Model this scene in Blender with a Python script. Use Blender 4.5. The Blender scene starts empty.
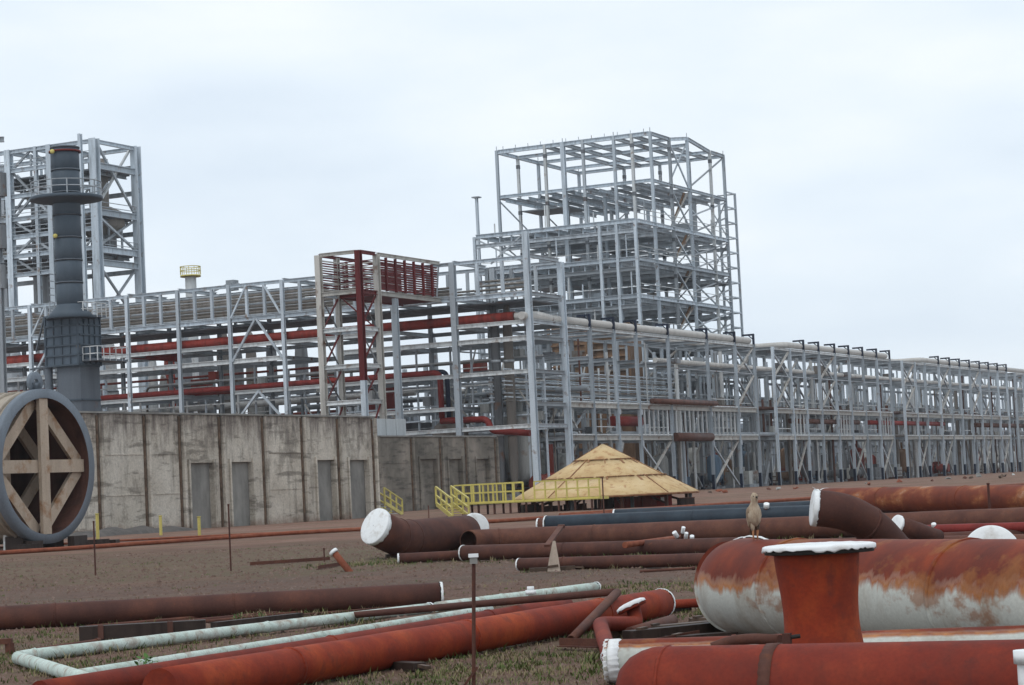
import bpy, math, random
from mathutils import Vector, Matrix, noise
R = math.radians
random.seed(7)
sc = bpy.context.scene
COL = sc.collection

# ------------------------------------------------------------------ camera
F, PITCH, ROLL, YAW, EYE = 2218.0, R(3.825), R(2.778), R(26.3), 1.7
W_, H_ = 1024, 685
fw = Vector((0, math.cos(PITCH), math.sin(PITCH)))
r0 = Vector((1, 0, 0)); u0 = r0.cross(fw)
CR = math.cos(ROLL) * r0 - math.sin(ROLL) * u0
CU = math.sin(ROLL) * r0 + math.cos(ROLL) * u0
CAM = Vector((0, 0, EYE))
cd = bpy.data.cameras.new('camera')
cd.sensor_width = 36.0; cd.lens = F / W_ * 36.0
cd.clip_start = 0.1; cd.clip_end = 9000
cam = bpy.data.objects.new('camera', cd); COL.objects.link(cam)
cam.matrix_world = Matrix(((CR.x, CU.x, -fw.x, 0), (CR.y, CU.y, -fw.y, 0), (CR.z, CU.z, -fw.z, EYE), (0, 0, 0, 1)))
sc.camera = cam

# ------------------------------------------------------------------ world: overcast sky
SUN_EL, SUN_AZ = R(58), R(205)
world = bpy.data.worlds.new('World'); sc.world = world; world.use_nodes = True
nt = world.node_tree; nt.nodes.clear()
def N(t, **k):
    n = nt.nodes.new(t)
    for a, b in k.items(): setattr(n, a, b)
    return n
def L(a, b): nt.links.new(a, b)
out = N('ShaderNodeOutputWorld'); bg = N('ShaderNodeBackground')
sky = N('ShaderNodeTexSky'); sky.sky_type = 'NISHITA'; sky.sun_disc = False
sky.sun_elevation = SUN_EL; sky.sun_rotation = SUN_AZ; sky.dust_density = 3.0
sks = N('ShaderNodeMix', data_type='RGBA', blend_type='MULTIPLY'); sks.inputs[0].default_value = 1
L(sky.outputs[0], sks.inputs[6]); sks.inputs[7].default_value = (1.0, 1.0, 1.0, 1)
tc = N('ShaderNodeTexCoord')
mp = N('ShaderNodeMapping'); mp.inputs['Scale'].default_value = (1.6, 1.6, 5.0)
L(tc.outputs['Generated'], mp.inputs[0])
n1 = N('ShaderNodeTexNoise'); n1.inputs['Scale'].default_value = 2.6; n1.inputs['Detail'].default_value = 6; n1.inputs['Roughness'].default_value = 0.48
L(mp.outputs[0], n1.inputs['Vector'])
rp = N('ShaderNodeValToRGB')
rp.color_ramp.elements[0].position = 0.34; rp.color_ramp.elements[0].color = (8.1, 9.2, 10.4, 1)
rp.color_ramp.elements[1].position = 0.66; rp.color_ramp.elements[1].color = (10.3, 10.95, 11.5, 1)
e = rp.color_ramp.elements.new(0.50); e.color = (9.1, 10.1, 11.05, 1)
L(n1.outputs['Fac'], rp.inputs[0])
mx = N('ShaderNodeMix', data_type='RGBA'); mx.inputs[0].default_value = 0.93
L(sks.outputs[2], mx.inputs[6]); L(rp.outputs[0], mx.inputs[7])
L(mx.outputs[2], bg.inputs[0]); bg.inputs[1].default_value = 0.093
L(bg.outputs[0], out.inputs[0])

sd = bpy.data.lights.new('sun', 'SUN'); sd.energy = 0.9; sd.angle = R(25); sd.color = (1.0, 0.97, 0.93)
sun = bpy.data.objects.new('sun', sd); COL.objects.link(sun)
sdir = Vector((math.sin(SUN_AZ) * math.cos(SUN_EL), math.cos(SUN_AZ) * math.cos(SUN_EL), math.sin(SUN_EL)))
sun.rotation_euler = sdir.to_track_quat('Z', 'Y').to_euler()
sc.view_settings.view_transform = 'Standard'; sc.view_settings.look = 'None'
sc.view_settings.gamma = 1; sc.view_settings.exposure = 0.06; sc.view_settings.use_curve_mapping = False
sc.render.engine = 'CYCLES'
sc.cycles.use_denoising = True
sc.cycles.max_bounces = 6; sc.cycles.diffuse_bounces = 3

# ------------------------------------------------------------------ pixel -> place
def ray(px, py):
    return fw * F + CR * (px - W_ / 2) - CU * (py - H_ / 2)      # scale: 1 unit = depth / F
def atd(px, py, depth):
    return CAM + ray(px, py) * (depth / F)
def sstep(a, b, x):
    t = min(1, max(0, (x - a) / (b - a))); return t * t * (3 - 2 * t)
def g(y):                                                        # the yard rises gently towards the plant
    return 0.42 * sstep(42, 120, y) + 0.43 * sstep(140, 205, y)
def P(px, py, r=0.0, lift=0.0):
    """point on the pixel's ray that floats r + lift above the ground"""
    d = ray(px, py); lo, hi = 4.0, 900.0
    for _ in range(60):
        m = (lo + hi) / 2; p = CAM + d * (m / F)
        if p.z - g(p.y) > r + lift: lo = m
        else: hi = m
    return CAM + d * (lo / F)
def depth_of(p): return (p - CAM).dot(fw)
UD = Vector((math.sin(YAW), math.cos(YAW), 0)); VD = Vector((-math.cos(YAW), math.sin(YAW), 0)); ZD = Vector((0, 0, 1))
_p = P(700, 490)
B0 = _p.copy(); B0.z = 0
def _pl(px, py, n, c):
    d = ray(px, py); t = (c - CAM.dot(n)) / d.dot(n); return CAM + d * t
def rawa(p): return (p - B0).dot(UD)
A0 = rawa(_pl(530, 330, VD, B0.dot(VD)))
B0 = B0 + UD * A0                                                # plant origin: corner column of the two racks
def PF(a, b, z): return Vector((B0.x, B0.y, 0)) + UD * a + VD * b + ZD * z
def onb(px, py, b):
    p = _pl(px, py, VD, B0.dot(VD) + b); return (p - B0).dot(UD), p.z
def ona(px, py, a):
    p = _pl(px, py, UD, B0.dot(UD) + a); return (p - B0).dot(VD), p.z
GZ = 0.85

# ------------------------------------------------------------------ materials
MATS = {}
class MT:
    def __init__(s, name):
        s.m = bpy.data.materials.new(name); s.m.use_nodes = True
        s.t = s.m.node_tree; s.b = s.t.nodes['Principled BSDF']; MATS[name] = s.m
        s.pos = s.n('ShaderNodeNewGeometry').outputs['Position']
    def n(s, t, **k):
        n = s.t.nodes.new(t)
        for a, b in k.items(): setattr(n, a, b)
        return n
    def l(s, a, b): s.t.links.new(a, b)
    def noise(s, scale, detail=4, rough=0.55, stretch=None, off=(0, 0, 0), vec=None):
        n = s.n('ShaderNodeTexNoise'); n.inputs['Scale'].default_value = scale
        n.inputs['Detail'].default_value = detail; n.inputs['Roughness'].default_value = rough
        m = s.n('ShaderNodeMapping'); m.inputs['Location'].default_value = off
        m.inputs['Scale'].default_value = stretch or (1, 1, 1)
        s.l(vec or s.pos, m.inputs[0]); s.l(m.outputs[0], n.inputs['Vector'])
        return n.outputs['Fac']
    def ramp(s, fac, stops):
        r = s.n('ShaderNodeValToRGB'); el = r.color_ramp.elements
        el[0].position, el[0].color = stops[0][0], (*stops[0][1], 1)
        el[1].position, el[1].color = stops[-1][0], (*stops[-1][1], 1)
        for p, c in stops[1:-1]:
            e = el.new(p); e.color = (*c, 1)
        s.l(fac, r.inputs[0]); return r.outputs[0]
    def step(s, fac, a, b):
        r = s.n('ShaderNodeMapRange'); r.inputs[1].default_value = a; r.inputs[2].default_value = b
        s.l(fac, r.inputs[0]); return r.outputs[0]
    def mix(s, fac, a, b, mode='MIX'):
        m = s.n('ShaderNodeMix', data_type='RGBA', blend_type=mode)
        for v, i in ((fac, 0), (a, 6), (b, 7)):
            if hasattr(v, 'node'): s.l(v, m.inputs[i])
            elif i == 0: m.inputs[0].default_value = v
            else: m.inputs[i].default_value = (*v, 1)
        return m.outputs[2]
    def math(s, op, a, b):
        m = s.n('ShaderNodeMath', operation=op)
        for v, i in ((a, 0), (b, 1)):
            if hasattr(v, 'node'): s.l(v, m.inputs[i])
            else: m.inputs[i].default_value = v
        return m.outputs[0]
    def done(s, col, rough=0.7, bump=None, dist=0.02, strength=0.5, metal=0.0, spec=0.16):
        if hasattr(col, 'node'): s.l(col, s.b.inputs['Base Color'])
        else: s.b.inputs['Base Color'].default_value = (*col, 1)
        if hasattr(rough, 'node'): s.l(rough, s.b.inputs['Roughness'])
        else: s.b.inputs['Roughness'].default_value = rough
        s.b.inputs['Metallic'].default_value = metal
        s.b.inputs['Specular IOR Level'].default_value = spec
        if bump is not None:
            b = s.n('ShaderNodeBump'); b.inputs['Strength'].default_value = strength; b.inputs['Distance'].default_value = dist
            s.l(bump, b.inputs['Height']); s.l(b.outputs[0], s.b.inputs['Normal'])
        return s.m

def paint(name, base, rust=0.25, rc=(0.16, 0.07, 0.035), var=0.25, scale=0.7, rough=0.55, dark=0.35):
    """weathered paint: per-piece tone, blotches, streaks and rust breaking through"""
    t = MT(name)
    oi = t.n('ShaderNodeObjectInfo').outputs['Random']
    a = t.noise(scale, 5, 0.6); s_ = t.noise(scale * 2.2, 4, 0.6, stretch=(1, 1, 0.12), off=(9, 2, 4))
    lo = tuple(c * (1 - var) for c in base); hi = tuple(min(.9, c * (1 + var * .7)) for c in base)
    c = t.mix(oi, lo, hi)
    c = t.mix(t.step(s_, 0.45, 0.75), c, tuple(v * dark for v in base))if dark else c
    c = t.mix(t.step(a, 0.72 - rust * .45, 0.80 - rust * .25), c, rc)
    fine = t.noise(14, 4, 0.6)
    c = t.mix(t.step(fine, 0.2, 0.8), t.mix(0.25, c, (0, 0, 0)), c)
    return t.done(c, rough, fine, 0.004, 0.3)

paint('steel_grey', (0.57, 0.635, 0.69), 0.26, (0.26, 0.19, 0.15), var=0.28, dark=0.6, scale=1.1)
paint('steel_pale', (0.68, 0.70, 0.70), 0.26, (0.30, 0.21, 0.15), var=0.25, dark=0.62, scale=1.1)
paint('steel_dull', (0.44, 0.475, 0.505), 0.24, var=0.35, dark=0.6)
paint('steel_tan', (0.52, 0.50, 0.46), 0.35, var=0.25, dark=0.6)
paint('deck_dark', (0.17, 0.18, 0.195), 0.32, var=0.35)
paint('navy', (0.022, 0.030, 0.055), 0.05, var=0.3)
paint('white_pipe', (0.62, 0.60, 0.565), 0.12, var=0.12, dark=0.75)
paint('red_oxide', (0.25, 0.036, 0.030), 0.15, (0.09, 0.04, 0.03), var=0.2, dark=0.6)
paint('red_pipe', (0.27, 0.038, 0.026), 0.30, (0.10, 0.04, 0.03), var=0.15, dark=0.45, scale=0.9)
paint('brown_steel', (0.13, 0.060, 0.045), 0.35, (0.07, 0.04, 0.03), var=0.3)
paint('bundle', (0.25, 0.225, 0.20), 0.35, (0.15, 0.10, 0.07), var=0.35, dark=0.65)
paint('stack_grey', (0.082, 0.105, 0.13), 0.12, var=0.06, dark=0.75, scale=0.3)
paint('stack_box', (0.105, 0.135, 0.168), 0.12, (0.28, 0.17, 0.08), var=0.05, dark=0.75, scale=0.8)
paint('stack_light', (0.135, 0.155, 0.18), 0.18, var=0.06, dark=0.7, scale=0.3)
paint('yellow', (0.64, 0.55, 0.17), 0.10, (0.3, 0.16, 0.05), var=0.10, dark=0.8)
paint('louvre', (0.27, 0.165, 0.10), 0.3, (0.14, 0.09, 0.06), var=0.3)
paint('timber', (0.14, 0.095, 0.07), 0.2, (0.05, 0.035, 0.03), var=0.3, scale=3)
paint('timber_dark', (0.055, 0.038, 0.032), 0.2, (0.03, 0.02, 0.02), var=0.2, scale=3)
paint('stake', (0.52, 0.42, 0.34), 0.1, (0.3, 0.2, 0.15), var=0.05, scale=4, dark=0.8)
paint('equip_pale', (0.50, 0.51, 0.49), 0.3, var=0.35)
paint('equip_grey', (0.22, 0.23, 0.24), 0.3, var=0.35)
paint('equip_red', (0.26, 0.05, 0.035), 0.3, var=0.3)
paint('equip_blue', (0.16, 0.24, 0.33), 0.2, var=0.3)
paint('drum_brace', (0.54, 0.43, 0.33), 0.42, (0.30, 0.14, 0.055), var=0.08, dark=0.75, scale=1.3)
paint('drum_ring', (0.19, 0.22, 0.255), 0.06, var=0.02, dark=0.8)
paint('drum_shell', (0.42, 0.36, 0.29), 0.2, var=0.05, dark=0.7)
paint('shed', (0.36, 0.40, 0.45), 0.15, var=0.10, dark=0.8)
paint('panel_white', (0.52, 0.55, 0.56), 0.1, var=0.05, dark=0.75)
paint('lattice_red', (0.155, 0.024, 0.024), 0.15, (0.07, 0.03, 0.03), var=0.25, dark=0.6)

t = MT('spoil'); c = t.ramp(t.noise(1.2, 6, .7), [(0.3, (0.075, 0.07, 0.066)), (0.7, (0.15, 0.135, 0.125))]); t.done(c, 0.95, t.noise(7, 5, .7), .08, .8)
t = MT('black_void'); t.done((0.010, 0.009, 0.009), 0.9)
# plastic caps
t = MT('cap_white'); f_ = t.noise(9, 5, 0.6); c = t.ramp(f_, [(0.2, (0.62, 0.63, 0.62)), (0.4, (0.76, 0.77, 0.77)), (0.8, (0.82, 0.83, 0.82))])
c = t.mix(t.math('MULTIPLY', t.step(t.noise(3.5, 5, .65, off=(1, 1, 7)), .52, .70), .55), c, (0.42, 0.37, 0.31))
t.done(c, 0.4, t.noise(30, 3), 0.004, 0.5)
t = MT('wrap_dark'); t.done((0.03, 0.027, 0.025), 0.6, t.noise(40, 3), 0.01, 0.6)

def rusty(name, stops, fleck=(0.20, 0.07, 0.03), fl=0.15, scale=2.0, stretch=(1, 1, 1), rough=0.72, streak=0.35, dirt=(0.05, 0.03, 0.025)):
    t = MT(name)
    a = t.noise(scale, 6, 0.62, stretch); b = t.noise(scale * 4.3, 5, 0.62, off=(3, 7, 1)); v = t.noise(5, 4, 0.6, (1, 1, 0.15), (5, 1, 2))
    c = t.ramp(a, stops)
    c = t.mix(t.math('MULTIPLY', t.step(v, 0.5, 0.8), streak), c, dirt)
    c = t.mix(t.math('MULTIPLY', t.step(b, 0.62 - fl * .4, 0.80 - fl * .2), 0.75), c, fleck)
    fine = t.noise(38, 5, 0.65)
    c = t.mix(t.step(fine, 0.3, 0.75), t.mix(0.30, c, (0.015, 0.01, 0.01)), c)
    return t.done(c, rough, fine, 0.004, 0.45)
rusty('rust_brown', [(0.3, (0.070, 0.031, 0.025)), (0.5, (0.098, 0.041, 0.031)), (0.7, (0.140, 0.056, 0.038))], fl=0.0)
rusty('rust_brown2', [(0.3, (0.095, 0.040, 0.030)), (0.5, (0.130, 0.054, 0.038)), (0.7, (0.18, 0.078, 0.05))], fl=0.1)
rusty('rust_red', [(0.28, (0.165, 0.022, 0.012)), (0.5, (0.28, 0.038, 0.014)), (0.70, (0.45, 0.082, 0.020))], fleck=(0.10, 0.03, 0.025), scale=1.3)
rusty('rust_red2', [(0.28, (0.135, 0.020, 0.014)), (0.5, (0.22, 0.032, 0.017)), (0.72, (0.32, 0.053, 0.021))], fleck=(0.09, 0.03, 0.025), scale=1.3)
rusty('oxide_orange', [(0.3, (0.20, 0.058, 0.032)), (0.55, (0.28, 0.085, 0.045)), (0.75, (0.32, 0.14, 0.085))], scale=3)
rusty('rust_blotch', [(0.30, (0.13, 0.030, 0.018)), (0.52, (0.22, 0.050, 0.022)), (0.62, (0.36, 0.13, 0.05)), (0.72, (0.50, 0.40, 0.32))], scale=0.8, stretch=(0.7, 0.7, 1.6))
rusty('mint', [(0.3, (0.50, 0.61, 0.54)), (0.5, (0.60, 0.70, 0.635)), (0.75, (0.66, 0.73, 0.68))], fleck=(0.26, 0.10, 0.045), fl=0.34, scale=1.5, streak=0.12, dirt=(0.28, 0.24, 0.19))
rusty('navy_pipe', [(0.3, (0.022, 0.032, 0.045)), (0.6, (0.035, 0.052, 0.070)), (0.8, (0.05, 0.07, 0.09))], fleck=(0.08, 0.06, 0.05), fl=-0.1, rough=0.5, streak=0.2)
def two_tone(name, z0, z1, white=(0.56, 0.57, 0.52), wob=0.5):
    """primer left bare from above: paint survives on the underside, ragged tide line"""
    t = MT(name)
    z = t.n('ShaderNodeSeparateXYZ'); t.l(t.pos, z.inputs[0]); z = z.outputs[2]
    a = t.noise(1.1, 4, 0.55, (0.55, 0.8, 0.8)); b = t.noise(7, 5, 0.6, (1, 1, 0.16), (4, 4, 4))
    zz = t.math('ADD', z, t.math('MULTIPLY', t.math('SUBTRACT', a, 0.5), wob))
    zz = t.math('ADD', zz, t.math('MULTIPLY', t.math('SUBTRACT', b, 0.5), wob * .45))
    k = t.step(zz, z0, z1)
    rust = t.ramp(t.noise(1.6, 6, 0.6, off=(1, 8, 2)), [(0.3, (0.09, 0.019, 0.012)), (0.5, (0.165, 0.029, 0.013)), (0.72, (0.28, 0.048, 0.013))])
    wc = t.mix(t.step(t.noise(2.3, 5, .6, (1, 1, 0.4), (7, 1, 1)), 0.5, 0.72), white, (0.38, 0.34, 0.28))
    mid = t.ramp(k, [(0.0, (0, 0, 0)), (0.45, (1, 1, 1)), (1.0, (0, 0, 0))])
    c = t.mix(k, wc, rust); c = t.mix(t.math('MULTIPLY', mid, 0.9), c, t.mix(t.step(b, .35, .65), (0.22, 0.040, 0.012), (0.50, 0.19, 0.045)))
    patch = t.step(t.noise(1.1, 5, .65, (1, 1, 1.5), (2, 12, 5)), 0.56, 0.63)
    c = t.mix(t.math('MULTIPLY', patch, 0.68), c, t.mix(b, (0.20, 0.06, 0.02), (0.36, 0.14, 0.04)))
    fine = t.noise(30, 5, 0.65)
    c = t.mix(t.step(fine, 0.3, 0.7), t.mix(0.18, c, (0.02, 0.015, 0.01)), c)
    t.done(c, 0.62, fine, 0.004, 0.35)
two_tone('vessel_paint', 0.52, 0.70, wob=0.72)
two_tone('white_rust', 0.300, 0.345, wob=0.07)

# concrete
t = MT('concrete')
a = t.noise(0.27, 6, 0.68); v = t.noise(1.6, 6, 0.7, (1, 1, 0.10), (3, 3, 0)); h = t.noise(0.8, 5, 0.6, (0.5, 0.5, 3.0), (1, 5, 9))
z = t.n('ShaderNodeSeparateXYZ'); t.l(t.pos, z.inputs[0]); z = z.outputs[2]
c = t.ramp(a, [(0.32, (0.48, 0.42, 0.345)), (0.48, (0.65, 0.585, 0.495)), (0.66, (0.76, 0.70, 0.61))])
c = t.mix(t.n('ShaderNodeObjectInfo').outputs['Random'], t.mix(0.20, c, (0.12, 0.11, 0.10)), c)
c = t.mix(t.math('MULTIPLY', t.step(v, 0.55, 0.72), 0.7), c, (0.13, 0.115, 0.10))
c = t.mix(t.math('MULTIPLY', t.step(h, 0.55, 0.64), 0.65), c, (0.16, 0.14, 0.115))
big_ = t.noise(0.55, 6, 0.72, (1, 1, 0.8), (6, 2, 8))
c = t.mix(t.math('MULTIPLY', t.step(big_, 0.53, 0.62), 0.55), c, (0.20, 0.175, 0.145))
drip = t.math('ADD', t.math('MULTIPLY', z, 0.18), t.math('MULTIPLY', t.noise(2.2, 5, .7, (1, 1, .2), (8, 1, 3)), 1.3))
c = t.mix(t.math('MULTIPLY', t.step(drip, 1.56, 2.0), 0.8), c, (0.07, 0.047, 0.045))
low = t.math('SUBTRACT', 1.3, t.math('ADD', z, t.noise(1.5, 4, .6)))
c = t.mix(t.math('MULTIPLY', t.step(low, -0.1, 0.5), 0.7), c, (0.22, 0.12, 0.08))
fine = t.noise(9, 6, 0.65); c = t.mix(t.step(fine, 0.25, 0.7), t.mix(0.4, c, (0.03, 0.03, 0.03)), c)
t.done(c, 0.9, fine, 0.03, 0.5)
t = MT('concrete_rib'); c = t.ramp(t.noise(1.5, 6, .7, (1, 1, .25)), [(0.35, (0.26, 0.23, 0.20)), (0.5, (0.52, 0.47, 0.40)), (0.7, (0.62, 0.57, 0.5))]); t.done(c, 0.9, t.noise(9, 5, .6), 0.02, 0.4)
t = MT('joint'); c = t.ramp(t.noise(2.5, 5, .6), [(0.3, (0.06, 0.042, 0.032)), (0.7, (0.20, 0.14, 0.10))]); t.done(c, 0.9)
t = MT('concrete_grey'); c = t.ramp(t.noise(0.9, 6, .65, (1, 1, .5)), [(0.3, (0.15, 0.145, 0.135)), (0.55, (0.25, 0.242, 0.225)), (0.75, (0.32, 0.31, 0.285))])
t.done(c, 0.9, t.noise(9, 5, .6), 0.02, 0.4)
t = MT('concrete_dark'); c = t.ramp(t.noise(0.5, 6, .65, (1, 1, .6)), [(0.3, (0.11, 0.10, 0.085)), (0.5, (0.20, 0.178, 0.15)), (0.70, (0.30, 0.26, 0.22))])
c = t.mix(t.math('MULTIPLY', t.step(t.noise(1.2, 5, .6, (.5, .5, 2.5), (2, 2, 2)), .5, .66), .6), c, (0.05, 0.046, 0.042))
t.done(c, 0.9, t.noise(9, 5, .6), 0.02, 0.4)
# tank roof plates
t = MT('roof_plate'); c = t.ramp(t.noise(0.9, 6, .65), [(0.3, (0.46, 0.305, 0.15)), (0.5, (0.55, 0.395, 0.205)), (0.72, (0.60, 0.46, 0.27))])
c = t.mix(t.math('MULTIPLY', t.step(t.noise(2.6, 5, .65, off=(3, 1, 1)), .54, .68), .8), c, (0.33, 0.15, 0.065))
t.done(c, 0.7, t.noise(9, 4, .6), 0.01, 0.4)
rusty('roof_seam', [(0.35, (0.20, 0.085, 0.045)), (0.6, (0.36, 0.19, 0.09))], scale=2)
# ground
t = MT('yard_soil')
xyz = t.n('ShaderNodeSeparateXYZ'); t.l(t.pos, xyz.inputs[0]); yy = xyz.outputs[1]
big = t.noise(0.11, 5, 0.6, (0.35, 1, 1)); midn = t.noise(0.55, 6, 0.65, (0.6, 1, 1), (4, 1, 0)); sm = t.noise(5.0, 6, 0.7); gr = t.noise(26, 5, 0.7)
c = t.ramp(midn, [(0.28, (0.122, 0.058, 0.039)), (0.5, (0.188, 0.094, 0.064)), (0.72, (0.26, 0.148, 0.102))])
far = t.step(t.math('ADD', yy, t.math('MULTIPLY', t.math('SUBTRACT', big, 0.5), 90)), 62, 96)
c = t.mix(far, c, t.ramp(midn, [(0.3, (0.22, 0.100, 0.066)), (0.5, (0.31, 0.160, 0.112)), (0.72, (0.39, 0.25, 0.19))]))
gp = t.noise(0.26, 6, 0.70, (0.40, 1, 1), (11, 3, 0))
gk = t.math('MULTIPLY', t.step(gp, 0.48, 0.60), t.step(sm, 0.30, 0.62))
c = t.mix(t.math('MULTIPLY', gk, 0.75), c, (0.10, 0.098, 0.040))
yb = t.math('ADD', yy, t.math('MULTIPLY', t.math('SUBTRACT', t.noise(0.16, 5, 0.6, (0.5, 1, 1), (5, 5, 0)), 0.5), 34))
band = t.math('MULTIPLY', t.step(yb, 52, 57), t.math('SUBTRACT', 1.0, t.step(yb, 70, 80)))
c = t.mix(t.math('MULTIPLY', t.math('MULTIPLY', band, t.step(sm, 0.30, 0.55)), 0.6), c, t.mix(t.step(midn, .4, .6), (0.15, 0.125, 0.062), (0.105, 0.11, 0.048)))
trk = t.math('MULTIPLY', t.step(yb, 38, 41), t.math('SUBTRACT', 1.0, t.step(yb, 49, 52)))
c = t.mix(t.math('MULTIPLY', trk, 0.45), c, (0.125, 0.082, 0.068))
st = t.noise(0.9, 5, 0.6, (0.16, 1, 1), (2, 7, 0))
c = t.mix(t.math('MULTIPLY', t.step(st, 0.57, 0.68), 0.45), c, (0.19, 0.165, 0.12))
c = t.mix(t.math('MULTIPLY', t.step(t.noise(1.3, 5, 0.65, (0.25, 1, 1), (9, 9, 0)), 0.57, 0.70), 0.5), c, (0.055, 0.036, 0.030))
c = t.mix(t.step(sm, 0.25, 0.75), t.mix(0.42, c, (0.03, 0.022, 0.018)), t.mix(0.10, c, (0.5, 0.42, 0.36)))
c = t.mix(t.step(gr, 0.30, 0.72), t.mix(0.45, c, (0.025, 0.018, 0.015)), t.mix(0.08, c, (0.55, 0.48, 0.42)))
t.done(c, 0.95, t.math('ADD', sm, t.math('MULTIPLY', gr, 0.5)), 0.06, 0.8, spec=0.1)
rusty('gravel', [(0.3, (0.10, 0.06, 0.046)), (0.5, (0.17, 0.11, 0.085)), (0.72, (0.27, 0.20, 0.165))], scale=7, streak=0)
t = MT('grass'); oi = t.noise(1.4, 4, .6); c = t.ramp(oi, [(0.3, (0.055, 0.075, 0.022)), (0.5, (0.085, 0.11, 0.030)), (0.7, (0.15, 0.14, 0.06))]); t.done(c, 0.7)
t = MT('dry_grass'); c = t.ramp(t.noise(1.4, 4, .6), [(0.3, (0.17, 0.14, 0.07)), (0.7, (0.27, 0.22, 0.13))]); t.done(c, 0.8)
t = MT('leaf'); c = t.ramp(t.noise(9, 4, .6), [(0.3, (0.05, 0.11, 0.025)), (0.7, (0.10, 0.19, 0.05))]); t.done(c, 0.6)
t = MT('feather'); c = t.ramp(t.noise(26, 5, .6, (1, 1, .4)), [(0.3, (0.22, 0.16, 0.11)), (0.5, (0.36, 0.28, 0.20)), (0.72, (0.48, 0.40, 0.31))]); t.done(c, 0.85, t.noise(60, 3, .6), .004, .5)
t = MT('feather_wing'); c = t.ramp(t.noise(55, 4, .6, (1, 1, .25)), [(0.3, (0.13, 0.09, 0.06)), (0.5, (0.25, 0.18, 0.125)), (0.7, (0.36, 0.28, 0.20))]); t.done(c, 0.85, t.noise(70, 3, .6), .006, .6)
t = MT('feather_dark'); c = t.ramp(t.noise(40, 4, .6), [(0.3, (0.05, 0.035, 0.028)), (0.7, (0.15, 0.11, 0.08))]); t.done(c, 0.85)
t = MT('bird_leg'); t.done((0.42, 0.20, 0.10), 0.6)
t = MT('eye'); t.done((0.01, 0.008, 0.006), 0.2)
M = MATS

# ------------------------------------------------------------------ mesh builders
def mesh(name, vs, fs, smooth=False, flat=()):
    me = bpy.data.meshes.new(name); me.from_pydata([tuple(v) for v in vs], [], fs); me.update()
    if smooth:
        fl = set(flat)
        me.polygons.foreach_set('use_smooth', [i not in fl for i in range(len(me.polygons))])
    me.materials.append(None)
    return me
def prism(poly, name):
    n = len(poly); vs = [(x, y, 0) for x, y in poly] + [(x, y, 1) for x, y in poly]
    fs = [tuple(range(n))[::-1], tuple(range(n, 2 * n))] + [(i, (i + 1) % n, n + (i + 1) % n, n + i) for i in range(n)]
    return mesh(name, vs, fs)
tf, tw = .13, .08
HB = prism([(-.5, -.5), (.5, -.5), (.5, -.5 + tf), (tw, -.5 + tf), (tw, .5 - tf), (.5, .5 - tf), (.5, .5), (-.5, .5), (-.5, .5 - tf), (-tw, .5 - tf), (-tw, -.5 + tf), (-.5, -.5 + tf)], 'h_section')
BX = prism([(-.5, -.5), (.5, -.5), (.5, .5), (-.5, .5)], 'bar_section')
def cyl_mesh(n, name='round_section'):
    vs = [(math.cos(2 * math.pi * i / n), math.sin(2 * math.pi * i / n), z) for z in (0, 1) for i in range(n)]
    fs = [(i, (i + 1) % n, n + (i + 1) % n, n + i) for i in range(n)] + [tuple(range(n))[::-1], tuple(range(n, 2 * n))]
    return mesh(name, vs, fs, True, (n, n + 1))
CY = cyl_mesh(14); CY8 = cyl_mesh(8)
def grid(rings, close=True):
    """rings of equal length -> faces"""
    fs = []; n = len(rings[0])
    for i in range(len(rings) - 1):
        for j in range(n if close else n - 1):
            k = (j + 1) % n; fs.append((i * n + j, i * n + k, (i + 1) * n + k, (i + 1) * n + j))
    return fs
def lathe(prof, n=32, name='turned', close_top=True, close_bot=True):
    rings = [[(r * math.cos(2 * math.pi * j / n), r * math.sin(2 * math.pi * j / n), z) for j in range(n)] for r, z in prof]
    fs = grid(rings); vs = [v for r in rings for v in r]; m = len(prof); flat = []
    if close_bot: flat.append(len(fs)); fs.append(tuple(range(n))[::-1])
    if close_top: flat.append(len(fs)); fs.append(tuple(range((m - 1) * n, m * n)))
    return mesh(name, vs, fs, True, flat)

WM = {}
def put(name, me, mat, Mx, parent=None):
    o = bpy.data.objects.new(name, me); COL.objects.link(o)
    if mat is not None:
        o.material_slots[0].link = 'OBJECT'; o.material_slots[0].material = M[mat]
    if parent is not None:
        o.parent = parent; o.matrix_parent_inverse = WM[parent].inverted()
    o.matrix_basis = Mx; WM[o] = Mx.copy()
    return o
def tag(o, label, cat, group=None, kind=None):
    o['label'] = label; o['category'] = cat
    if group: o['group'] = group
    if kind: o['kind'] = kind
    return o
def thing(name, label, cat, loc, group=None):
    o = bpy.data.objects.new(name, None); COL.objects.link(o); o.empty_display_size = .3
    o.matrix_basis = Matrix.Translation(loc); WM[o] = o.matrix_basis.copy()
    return tag(o, label, cat, group)
def frame(p, q, sx, sy, up=ZD):
    z = (q - p); L_ = z.length; z = z / L_
    if abs(z.dot(up)) > .97: up = UD
    x = up.cross(z).normalized(); y = z.cross(x)
    return Matrix(((x.x * sx, y.x * sy, z.x * L_, p.x), (x.y * sx, y.y * sy, z.y * L_, p.y), (x.z * sx, y.z * sy, z.z * L_, p.z), (0, 0, 0, 1)))
def beam(par, p, q, w=.3, d=None, mat='steel_grey', name='beam', me=None):
    return put(name, me or HB, mat, frame(p, q, w, d or w), par)
def bar(par, p, q, w=.1, mat='steel_grey', name='brace', d=None): return put(name, BX, mat, frame(p, q, w, d or w), par)
def rod(par, p, q, r, mat, name='pipe', me=None): return put(name, me or CY, mat, frame(p, q, r, r), par)
def box(par, name, p, size, mat, rot=0.0):
    """box standing on p (centre of the underside)"""
    Mx = Matrix.Translation(p) @ Matrix.Rotation(rot, 4, 'Z') @ Matrix.Diagonal((size[0], size[1], size[2], 1))
    return put(name, BX, mat, Mx, par)
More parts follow.
